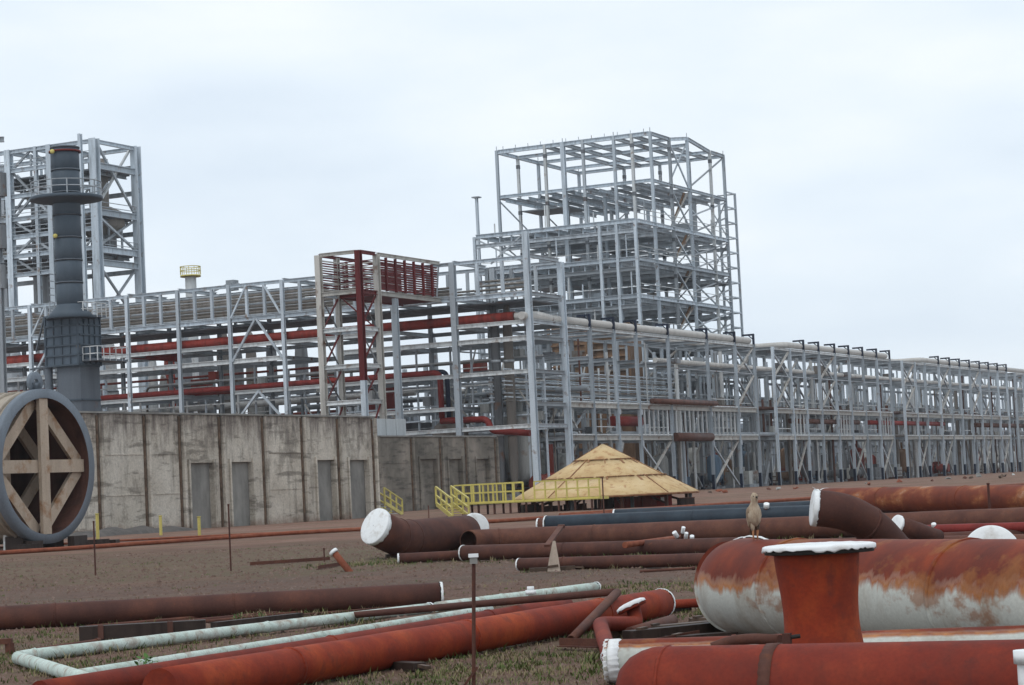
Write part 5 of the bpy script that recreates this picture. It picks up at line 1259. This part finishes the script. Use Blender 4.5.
put('clamp_block', BX, 'rust_brown', frame(lg_ - ZD * .07, lg_ + ZD * .05, .06, .05), fb); rod(fb, lg_ + CR * .02 + ZD * .02, lg_ + CR * .10 + ZD * .03, .016, 'wrap_dark', 'bolt')
ar = [P(714, 650, .2, .15), P(730, 645, .2, .22), P(752, 641, .2, .24), P(778, 643, .2, .2)]
pipe('bent_rod', 'brown bent pipe lying on the white rusting pipe, left of the upright spool', [atd(712, 648, 18.3), atd(730, 641, 18.3), atd(752, 638.5, 18.2), atd(780, 640, 18.0)], .045, 'rust_brown2', True, True, .2, n=16)
wp = atd(1030, 650, 13.6); wb = thing('white_flange', 'white capped pipe end poking in at the lower right edge', 'pipe', Vector((wp.x, wp.y, 0)))
rod(wb, Vector((wp.x, wp.y, 0)), Vector((wp.x, wp.y, wp.z - .07)), .085, 'cap_white', 'stub'); rod(wb, Vector((wp.x, wp.y, wp.z - .08)), Vector((wp.x, wp.y, wp.z)), .105, 'cap_white', 'rim')

# big vessel with elbow end
p1 = P(1080, 600, .525); p0 = P(752, 587.5, .525)
vd = (p0 - p1).normalized(); side = Vector((0, 1, 0)) - vd * vd.y; side.normalize()
path = [p1, p0]
for i in range(1, 13):
    q = R(68) * i / 12; path.append(p0 + vd * (.62 * math.sin(q)) + side * (.62 * (1 - math.cos(q))))
root = pipe('big_pipe', 'biggest pipe of the yard, rust red above and white below, with elbow end', path, .525, 'vessel_paint', True, 'wrap', n=64, seams=(.2, .55), step=.25, wob=.0015)
vz = p0.z + .525
# elbow pipe rising behind it
dj = 27.5
jp = [atd(813, 507.5, dj), atd(845, 511, dj), atd(872, 525, dj + .2), atd(897, 552, dj + .4), atd(920, 588, dj + .6)]
pipe('elbow_pipe', 'brown elbow pipe rising behind the big vessel, white wrapped mouth at left', jp, .225, 'rust_brown', 'cap', True, .5, n=40, seams=(.45,))
put('plastic_flap', cap_mesh(.10, .05, 31, 16, jag=.8), 'cap_white', frame(atd(819, 491.5, dj), atd(815, 497, dj), .9, 1), bpy.data.objects['elbow_pipe'])
# bird on the vessel
def bird():
    off = .20
    bp = atd(757.5, 546, depth_of(p0) - off)
    base = Vector((bp.x, p0.y - off + .1, p0.z + math.sqrt(.525 ** 2 - (off - .1) ** 2) - .012))
    root = thing('bird', 'buff brown bird of prey standing on the big rusty pipe', 'bird', base)
    s = .53
    secs = [(.30, .025, .02, .02), (.34, .075, .07, .015), (.42, .130, .115, .005), (.52, .155, .135, -.005), (.62, .148, .125, -.012), (.71, .115, .095, -.01), (.78, .075, .075, 0), (.83, .072, .074, .012), (.89, .078, .082, .02), (.94, .068, .072, .02), (.98, .042, .045, .015), (1.0, .006, .006, .012)]
    n = 20; rings = [[(rx * math.cos(2 * math.pi * j / n) + .02 * (z - .6), -off + ry * math.sin(2 * math.pi * j / n), z) for j in range(n)] for z, rx, ry, off in secs]
    vs = [Vector(v) * s * (1 + .03 * noise.noise(Vector(v) * 14)) for q in rings for v in q]
    Mb = Matrix.Translation(base) @ Matrix.Rotation(R(25), 4, 'Z')
    body = put('body', mesh('bird_body', vs, grid(rings), True), 'feather', Mb, root)
    for sx in (-1, 1):   # folded wings
        rg = []
        for i in range(9):
            t_ = i / 8; z = .70 - .42 * t_; wdt = .075 * math.sin(math.pi * (.12 + .85 * t_) ) ** .7; cx = sx * (.135 - .03 * t_ * t_ - (.03 if i == 0 else 0))
            rg.append([(cx + sx * .022 * math.cos(2 * math.pi * j / 10), .03 + .02 * t_ + wdt * math.sin(2 * math.pi * j / 10), z) for j in range(10)])
        put('wing', mesh('wing', [Vector(v) * s for q in rg for v in q], grid(rg) + [tuple(range(10))[::-1], tuple(range(80, 90))], True), 'feather_wing', Mb, root)
    tl = [[(x * w_, .07 + .05 * k + y, .33 - .13 * k) for x, y in ((-1, -.012), (1, -.012), (1, .012), (-1, .012))] for k, w_ in ((0, .05), (1, .06), (1.5, .045))]
    put('tail', mesh('tail', [Vector(v) * s for q in tl for v in q], grid(tl) + [(3, 2, 1, 0), (8, 9, 10, 11)]), 'feather_dark', Mb, root)
    for sx in (-1, 1):
        X = sx * .055
        leg = tube_mesh([Vector((X, .01, .38)) * s, Vector((X, 0, .24)) * s, Vector((X * .9, .012, .12)) * s, Vector((X * .9, 0, .015)) * s], [.042 * s, .03 * s, .018 * s, .016 * s], 10, 'leg')
        lg = put('leg', leg, 'bird_leg', Mb, root)
        put('thigh_feathers', tube_mesh([Vector((X, .012, .42)) * s, Vector((X, .006, .27)) * s, Vector((X, .002, .19)) * s], [.06 * s, .045 * s, .02 * s], 10, 'thigh'), 'feather_dark' if sx > 0 else 'feather', Mb, lg)
        for a_ in (-.6, 0, .6, math.pi):
            d = Vector((math.sin(a_), -math.cos(a_), 0)); L2 = .075 if a_ < 3 else .045
            put('toe', tube_mesh([Vector((X * .9, 0, .02)) * s, (Vector((X * .9, 0, .022)) + d * L2 * .55) * s, (Vector((X * .9, 0, .006)) + d * L2) * s], [.014 * s, .012 * s, .005 * s], 8, 'toe'), 'bird_leg', Mb, lg)
    hd = Vector((.008, -.02, .90))
    put('beak', tube_mesh([(hd + Vector((0, -.06, .0))) * s, (hd + Vector((0, -.105, -.004))) * s, (hd + Vector((0, -.122, -.03))) * s], [.024 * s, .016 * s, .003 * s], 10, 'beak'), 'wrap_dark', Mb, root)
    for sx in (-1, 1): put('eye', lathe([(.001, -.01), (.009, -.005), (.012, 0), (.009, .005), (.001, .01)], 10, 'eye', False, False), 'eye', Mb @ Matrix.Translation((hd + Vector((sx * .052, -.052, .018))) * s) @ Matrix.Scale(s * 1.1, 4), root)
bird()

# white capped pipe mouth behind the vessel, at right
pc_ = atd(991, 553.5, 26.5); q = pc_ + Vector((.55, 1.5, -.35))
pipe('capped_pipe', 'pipe with big torn white cap showing over the vessel at the right edge', [pc_, q], .335, 'rust_brown', 'cap', True, n=40)
pc_ = atd(896.5, 524, 44); pipe('capped_pipe', 'pipe with clean white oval cap right of the brown elbow', [pc_, pc_ + Vector((.9, .55, -.35))], .185, 'rust_brown', 'cap', True, n=28)

# ------------------------------------------------------------------ rows of pipes further back
def row(name, label, a, b, r, mat, e0=True, e1=True, ex=0, seams=(), n=28, lift=0, **k):
    p, q = P(*a, r, lift), P(*b, r, lift)
    if ex: q = ext(p, q, ex)
    return pipe(name, label, [p, q], r, mat, e0, e1, n=n, seams=seams, step=1.0, **k)
row('steel_pipe', 'big blotchy rust-orange pipe at the back right', (826, 500), (1024, 499), .47, 'rust_blotch', 'cap', True, .15, (.3, .7), 36)
row('navy_pipe', 'dark navy coated pipe with white rim at its left end', (546, 524.5), (815, 514), .30, 'navy_pipe', 'wrap', True, .12, (.5,))
row('navy_pipe', 'second navy pipe, higher and thinner, behind the white-rimmed one', (614, 516), (800, 508), .26, 'navy_pipe', 'cap', True, .1)
row('steel_pipe', 'short brown pipe with white cap behind the navy pipe left end', (538, 525), (575, 523.5), .24, 'rust_brown2', 'cap', True)
m1 = P(494, 539.5, .30); m2 = P(1024, 519, .30); dm = depth_of(m1)
pipe('steel_pipe', 'long brown pipe with open dark mouth behind the white stake', [atd(468.5, 541, dm - 1.0), m1, ext(m1, m2, .12)], .30, 'rust_brown2', 'open', True, .5, n=36, seams=(.2, .42, .7), step=.6, wall=.03, bore=2.2)
row('steel_pipe', 'brown pipe with white rimmed left end, under the open-mouthed one', (463, 553), (720, 546), .19, 'rust_brown', 'wrap', True, .1, (.4,))
row('steel_pipe', 'rusty speckled pipe with grey tapered left end, behind the vessel', (594, 549.5), (1024, 541), .145, 'rust_brown2', True, True, .1, (.05, .3, .6), 24)
row('steel_pipe', 'front brown pipe with white cap, beneath the white stake', (519, 564.5), (730, 559), .135, 'rust_brown', 'cap', True, .1, (.35,), 24)
row('steel_pipe', 'small brown pipe with white disc cap, under the fat capped pipe', (398, 558.5), (466, 555), .125, 'rust_brown', 'cap', True, n=24)
row('red_pipe', 'thin bright red pipe with a white nozzle, far right row', (880, 531), (1024, 527), .11, 'red_oxide', True, True, .2, n=20, lift=.25)
row('red_pipe', 'thin orange-red pipe lying behind the speckled pipe', (625, 545), (686, 537), .07, 'oxide_orange', True, True, n=14, lift=.25)
row('steel_pipe', 'dark brown pipe low in the far right row', (915, 541), (1024, 536), .16, 'rust_brown', True, True, .2, n=24)
rt = row('steel_pipe', 'grey cone reducer at the left end of the speckled pipe', (588, 550), (597, 549.8), .12, 'concrete_grey', True, True, n=20)
# fat capped pipe
pb = P(399, 539, .50); pcc = P(466, 533, .50)
pa = pb + (-CR * .66 + CU * .42 - fw * .62).normalized() * .95
root = pipe('fat_pipe', 'fat brown bent pipe with a white disc cap facing up-left', [pa, pb, pcc], .50, 'rust_brown', 'cap', True, .7, n=44, seams=(.35, .65))
wd = atd(475, 527.5, depth_of(pcc) + 1.2); pipe('capped_pipe', 'white disc end of a pipe behind the open brown mouth', [wd, wd + (fw - CR * .22 - CU * .10).normalized() * 1.2], .41, 'rust_brown', 'cap', True, n=36)
q = P(386, 558); put('chock', BX, 'timber', frame(q + ZD * .05, q + Vector((.9, .3, .05)), .14, .1), root)
# standing bits
def stake(name, label, base, topc, r, mat, tip=None, cat='post'):
    root = thing(name, label, cat, base)
    rod(root, base - ZD * .06, topc, r, mat, 'shaft', CY8)
    return root
b_ = P(554, 571.5)
h_ = 30.5 * depth_of(b_) / F
wk = thing('wooden_stake', 'pale pointed wooden stake standing among the brown pipes', 'stake', b_)
W2 = .135
put('blade', mesh('blade', [(x, y, z) for y in (-.03, .03) for x, z in ((-W2, 0), (W2, 0), (W2 * .75, h_ * .35), (.028, h_), (-.028, h_), (-W2 * .8, h_ * .35))], [(0, 1, 2, 3, 4, 5), (11, 10, 9, 8, 7, 6)] + [(i, i + 6, (i + 1) % 6 + 6, (i + 1) % 6) for i in range(6)]), 'stake', Matrix.Translation(b_) @ Matrix.Rotation(R(3), 4, 'Y'), wk)
put('batten', BX, 'timber', frame(b_ + Vector((-W2, -.04, .1)), b_ + Vector((W2 * .7, -.04, .12)), .02, .05), wk)
a_, c_ = atd(547, 546, 50), atd(561, 527, 52); lb = thing('leaning_bar', 'brown flat bar leaning on the open-mouthed pipe', 'bar', a_); put('bar_body', BX, 'rust_brown2', frame(a_, c_, .13, .06), lb); put('bar_tip', BX, 'rust_brown2', frame(c_, c_ + (c_ - a_) * .05, .16, .08), lb)
b_ = P(351, 571); t_ = atd(335, 553.5, depth_of(b_) + .2); st_ = stake('marker_post', 'tilted red marker post with white top on the left track', b_, t_, .085, 'oxide_orange'); rod(st_, t_, t_ + (t_ - b_) * .14, .11, 'cap_white', 'white_top')
base = atd(473.5, 716, 17); base.z = 0; top_ = atd(473.5, 563, 17); cp = stake('marker_post', 'slim rusty post with white square cap, nearest the camera', base, Vector((base.x + (top_.x - base.x), base.y, top_.z)), .0155, 'rust_brown')
tp_ = Vector((top_.x, base.y, top_.z)); box(cp, 'cap_box', tp_ - ZD * .008, (.058, .058, .05), 'concrete_grey'); box(cp, 'cap_lid', tp_ + ZD * .042, (.076, .076, .026), 'cap_white'); q = Vector((base.x, base.y, .31)); put('cross_tie', BX, 'rust_brown', frame(q + Vector((-.06, -.03, -.08)), q + Vector((.05, -.03, .06)), .012, .018), cp)
for i, (x, yb, yt, r, mt, lab) in enumerate(((231, 571, 505, .022, 'rust_brown', 'thin dark post on the track before the stained wall'), (95.5, 575, 522, .022, 'rust_brown', 'thin dark post below the braced cylinder'), (324.5, 562, 549, .02, 'rust_brown', 'short thin stick beside the tilted red post'),
        (991, 531, 484, .035, 'rust_brown', 'thin dark rod standing before the blotchy pipe at right'), (604.5, 522, 478, .03, 'brown_steel', 'thin dark post in front of the conical roof'), (429, 520, 506, .03, 'brown_steel', 'thin dark post left of the yellow stairs'),
        (98, 541, 514, .075, 'yellow', 'yellow post nearest the braced cylinder'), (161, 535, 516, .075, 'yellow', 'middle yellow post at the stained wall foot'), (199.5, 535, 517, .075, 'yellow', 'rightmost yellow post at the stained wall foot'), (6, 551, 517, .10, 'cap_white', 'white post at the left edge under the cylinder'))):
    p = P(x, yb); zz_ = atd(x, yt, depth_of(p)).z
    s_ = stake('marker_post', lab, p, Vector((p.x, p.y, zz_)), r, mt); rod(s_, Vector((p.x, p.y, zz_ - .01)), Vector((p.x, p.y, zz_ + .03)), r * 1.25, mt, 'post_top', CY8)
# white-capped nozzles on the rows
for i, (x, y, dx, dy, r, lab) in enumerate(((676, 535, 5, 5, .075, 'leftmost white-capped nozzle on the thin orange pipe'), (683, 530.5, -1.5, 6, .06, 'tallest white-capped nozzle on the thin orange pipe'), (686, 536, -1, 5, .06, 'small white-capped nozzle beside the red stub'), (692, 539, 0, 4, .07, 'rightmost white-capped nozzle of the cluster'), (934, 527, 1, 5, .075, 'white nozzle on the bright red pipe at right'), (766.5, 506, 0, 3, .13, 'white-topped red stub seen just right of the bird'))):
    dep = 52 if i < 4 else (50 if i == 4 else 74)
    t_ = atd(x, y, dep); b2 = atd(x + dx, y + dy + 3, dep + .1)
    nz = thing('capped_nozzle', lab, 'nozzle', b2)
    r *= .75
    rod(nz, b2, t_, r * .8, 'oxide_orange' if i in (2, 5) else 'rust_brown2', 'neck'); rod(nz, t_ + (b2 - t_).normalized() * .06, t_ - (b2 - t_).normalized() * .09, r, 'cap_white', 'cap')

# orange pipelines along the far track
for i, (pl_, r, lab) in enumerate((([(-60, 556.5), (60, 549), (160, 542), (290, 533), (400, 527), (520, 519.5), (640, 511.5)], .085, 'long orange-red pipeline along the foot of the stained wall'), ([(-60, 551), (120, 540.5), (230, 535), (330, 530.5), (470, 521)], .05, 'thinner orange-red pipeline behind the long one'), ([(560, 515), (680, 507), (800, 499), (1030, 484)], .09, 'orange-red pipeline behind the navy pipes'))):
    pts = [P(x, y, r) for x, y in pl_]; c = pts[0]
    tag(put('orange_pipeline', tube_mesh([p - c for p in resample(pts, 4)], r, 12, 'pipeline'), 'oxide_orange', Matrix.Translation(c)), lab, 'pipe')
# low mound of grey spoil at the wall foot
m0 = P(130, 534); vs, fs = [], []
for i in range(9):
    for j in range(25):
        x = (j - 12) / 12; y = (i - 4) / 4; p = m0 + UD * x * 6.5 + VD * y * .9
        h_ = max(0, (1 - x * x) * (1 - y * y)) ** .8 * .4 * (1 + .5 * noise.noise(p * .8)); vs.append((p.x, p.y, g(p.y) - .05 + h_))
for i in range(8):
    for j in range(24): a = i * 25 + j; fs.append((a, a + 1, a + 26, a + 25)[::-1])
o = put('spoil_heap', mesh('spoil', vs, fs, True), 'spoil', I4); o['kind'] = 'structure'

# debris heaps by the rack foot and small rubble
random.seed(3)
for i in range(18):
    x = random.uniform(690, 1020); y = 492 - .055 * (x - 700) + random.uniform(.5, 3.5)
    p = P(x, y); s = random.uniform(.15, .42)
    vs = [Vector((random.uniform(-1, 1), random.uniform(-1, 1), random.uniform(0, 1))).normalized() * s * random.uniform(.7, 1.2) for _ in range(14)]
    me = bpy.data.meshes.new('rubble'); import bmesh
    bm = bmesh.new(); [bm.verts.new(v) for v in vs]; bmesh.ops.convex_hull(bm, input=bm.verts); bm.to_mesh(me); bm.free(); me.materials.append(None)
    tag(put('rubble_lump', me, random.choice(('equip_pale', 'oxide_orange', 'timber', 'concrete_grey', 'rust_brown2')), Matrix.Translation(p)), 'lump of rubble at the foot of the right racks', 'rubble', 'rubble along the rack foot')

# scrap lying between the pipes
random.seed(19)
SC = [((92, 634), (150, 628)), ((214, 628), (300, 619)), ((212, 637), (240, 634)), ((36, 652), (96, 644)), ((600, 640), (636, 631)), ((650, 650), (700, 641)), ((676, 631), (722, 626)), ((645, 614), (690, 611)), ((560, 648), (600, 650)), ((420, 640), (452, 633)), ((530, 572), (575, 570)), ((318, 570), (345, 566)), ((640, 573), (692, 570)), ((378, 668), (420, 672)), ((250, 566), (330, 561))]
for i, (a, b) in enumerate(SC):
    p, q = P(*a), P(*b)
    near = ('by the dark timber sleeper', 'by the loose rods', 'below the loose rods', 'inside the mint hairpin', 'under the bent spool', 'left of the big vessel', 'below the vessel mouth', 'behind the thick red pipe end', 'left of the white pipe end', 'behind the thick red pipe middle', 'before the white stake', 'beside the tilted red post', 'before the front brown pipe', 'in front of the thick red pipe', 'on the track before the stained wall')[i]
    if i % 3 == 0:
        o = thing('scrap_pipe', 'thin rusty scrap pipe lying ' + near, 'scrap', p); rod(o, p + ZD * .03, q + ZD * .035, .028, 'rust_brown2', 'tube'); rod(o, q + ZD * .035, q + ZD * .035 + (q - p).normalized() * .06, .04, 'rust_brown', 'coupling')
    elif i % 3 == 1:
        o = thing('scrap_timber', 'broken dark timber lying ' + near, 'timber', p); put('board', BX, 'timber_dark' if i % 2 else 'timber', frame(p + ZD * .04, q + ZD * .05, .14, .08), o); put('splinter', BX, 'timber', frame(q + ZD * .06, q + (q - p).normalized() * .18 + ZD * .05, .05, .03), o)
    else:
        o = thing('scrap_angle', 'bent rusty steel angle lying ' + near, 'scrap', p); put('flange_leg', BX, 'rust_brown', frame(p + ZD * .02, q + ZD * .03, .09, .012), o); put('web_leg', BX, 'rust_brown2', frame(p + ZD * .06 + Vector((0, .04, 0)), q + ZD * .07 + Vector((0, .04, 0)), .012, .09), o)

# ------------------------------------------------------------------ ground cover: gravel, grass, weeds (uncountable)
random.seed(11)
def in_view(): 
    t = random.random() ** 1.7; y = 15.5 + 62 * t; x = random.uniform(-.27, .27) * y; return x, y
vs, fs = [], []
for _ in range(26000):
    x, y = in_view(); s = random.uniform(.008, .026) * (1 + y / 40)
    z = g(y) + gnoise(x, y) - .012
    b = len(vs); q = random.uniform(0, 3)
    for k in range(4):
        a = q + k * 1.57; rr = s * random.uniform(.7, 1.3); vs.append((x + rr * math.cos(a), y + rr * math.sin(a), z - .004))
    vs.append((x + random.uniform(-.3, .3) * s, y + random.uniform(-.3, .3) * s, z + s * random.uniform(.5, 1.0)))
    fs += [(b + k, b + (k + 1) % 4, b + 4) for k in range(4)]
o = put('gravel', mesh('gravel', vs, fs), 'gravel', I4); tag(o, 'loose gravel and clods scattered over the yard', 'gravel', kind='stuff')
PATCH = [(520, 662, 1.5), (455, 672, 1.2), (590, 655, .8), (420, 682, 1.0), (30, 664, 1.2), (70, 650, .8), (240, 655, .8), (300, 648, .8), (160, 640, 1.0), (130, 668, .8), (375, 563, 1.2), (690, 612, 1.0), (650, 588, 1.2), (330, 612, .9), (470, 622, .7), (600, 672, .7), (20, 640, 1.0)]
PATCH = [(P(x, y), s) for x, y, s in PATCH]
def tuft(vs, fs, x, y, hmin, hmax, cnt):
    z = g(y) + gnoise(x, y) - .02
    for _ in range(cnt):
        xx = x + random.gauss(0, .05); yy = y + random.gauss(0, .05); h = random.uniform(hmin, hmax) * (1 + y / 90); a = random.uniform(0, 6.28); w = random.uniform(.003, .006) * (1 + y / 40)
        dx, dy = math.cos(a), math.sin(a); b = len(vs); ln = random.uniform(.2, 1.1) * h
        vs += [(xx - dy * w, yy + dx * w, z), (xx + dy * w, yy - dx * w, z), (xx + dx * ln * .4 + dy * w * .7, yy + dy * ln * .4 - dx * w * .7, z + h * .6), (xx + dx * ln * .4 - dy * w * .7, yy + dy * ln * .4 + dx * w * .7, z + h * .6), (xx + dx * ln, yy + dy * ln, z + h)]
        fs += [(b, b + 1, b + 2, b + 3), (b + 3, b + 2, b + 4)]
def grass_mesh(seed, per_patch, loose, per_pipe):
    random.seed(seed); vs, fs = [], []
    for p, s in PATCH:
        for _ in range(int(per_patch * s * s)):
            x = p.x + random.gauss(0, s * .75); y = p.y + random.gauss(0, s * .9)
            if noise.noise(Vector((x * 1.9, y * 1.9, seed))) > -.12: tuft(vs, fs, x, y, .015, .055, random.randint(4, 8))
    for _ in range(loose):
        x, y = in_view()
        if noise.noise(Vector((x * .4, y * .25, seed + 4))) + .5 * noise.noise(Vector((x * 1.6, y * 1.6, seed))) > .30: tuft(vs, fs, x, y, .012, .035, random.randint(3, 6))
    for q, w, r in BASE:               # growth along the pipes
        if q.y > 75 or r > .6: continue
        for _ in range(int((w - q).length * per_pipe)):
            c = q + (w - q) * random.random(); y = c.y - r * random.uniform(.1, 1.2); x = c.x + random.gauss(0, .08)
            if noise.noise(Vector((x * .9, y * .9, seed + 8))) > .05: tuft(vs, fs, x, y, .03, .10, random.randint(3, 7))
    return mesh('grass', vs, fs)
o = put('grass', grass_mesh(2, 150, 6500, 9), 'grass', I4); tag(o, 'short green grass in patches across the yard', 'grass', kind='stuff')
o = put('dry_grass', grass_mesh(9, 110, 8000, 8), 'dry_grass', I4); tag(o, 'dry straw-coloured grass scattered across the yard', 'grass', kind='stuff')
LEAF = mesh('leaf', [(0, 0, 0), (-.32, .35, .06), (0, .4, 0), (.32, .35, .06), (-.26, .75, .02), (0, .8, -.05), (.26, .75, .02), (0, 1.1, -.18)], [(0, 2, 1), (0, 3, 2), (1, 2, 5, 4), (2, 3, 6, 5), (4, 5, 7), (5, 6, 7)])
for (x, y, s, cnt, lab) in ((145, 680, .17, 46, 'bushy green weed growing between the red pipes'), (238, 622, .11, 22, 'small weed beside the loose rods'), (262, 620, .09, 16, 'smallest weed by the mint pipe'), (372, 566, .12, 10, 'little weed near the fat capped pipe')):
    p = P(x, y); random.seed(int(x)); wd_ = thing('weed', lab, 'weed', p)
    for i in range(4):
        a = i * 1.6; rod(wd_, p - ZD * .02, p + Vector((math.cos(a) * s * .5, math.sin(a) * s * .5, s * 1.1)), .004, 'leaf', 'stem', CY8)
    for i in range(cnt):
        a = random.uniform(0, 6.28); h = random.uniform(.15, 1.25) * s; rr = random.uniform(0, .75) * s
        Mx = Matrix.Translation(p + Vector((math.cos(a) * rr, math.sin(a) * rr, h))) @ Matrix.Rotation(a - 1.57 + random.uniform(-.6, .6), 4, 'Z') @ Matrix.Rotation(random.uniform(-.2, .9), 4, 'X') @ Matrix.Scale(s * random.uniform(.28, .5), 4)
        put('leaf', LEAF, 'leaf', Mx, wd_)

# ------------------------------------------------------------------ thin overcast haze over the whole site
hm = bpy.data.materials.new('haze'); hm.use_nodes = True; ht = hm.node_tree; ht.nodes.clear()
ho = ht.nodes.new('ShaderNodeOutputMaterial'); hv = ht.nodes.new('ShaderNodeVolumePrincipled')
hv.inputs['Color'].default_value = (0.93, 0.96, 1.0, 1); hv.inputs['Density'].default_value = 0.00014; hv.inputs['Anisotropy'].default_value = 0.2
ht.links.new(hv.outputs[0], ho.inputs['Volume']); MATS['haze'] = hm
o = box(None, 'haze', Vector((0, 1400, -1.5)), (7000, 3400, 52), 'haze'); tag(o, 'thin pale overcast haze over the whole site', 'haze', kind='stuff')
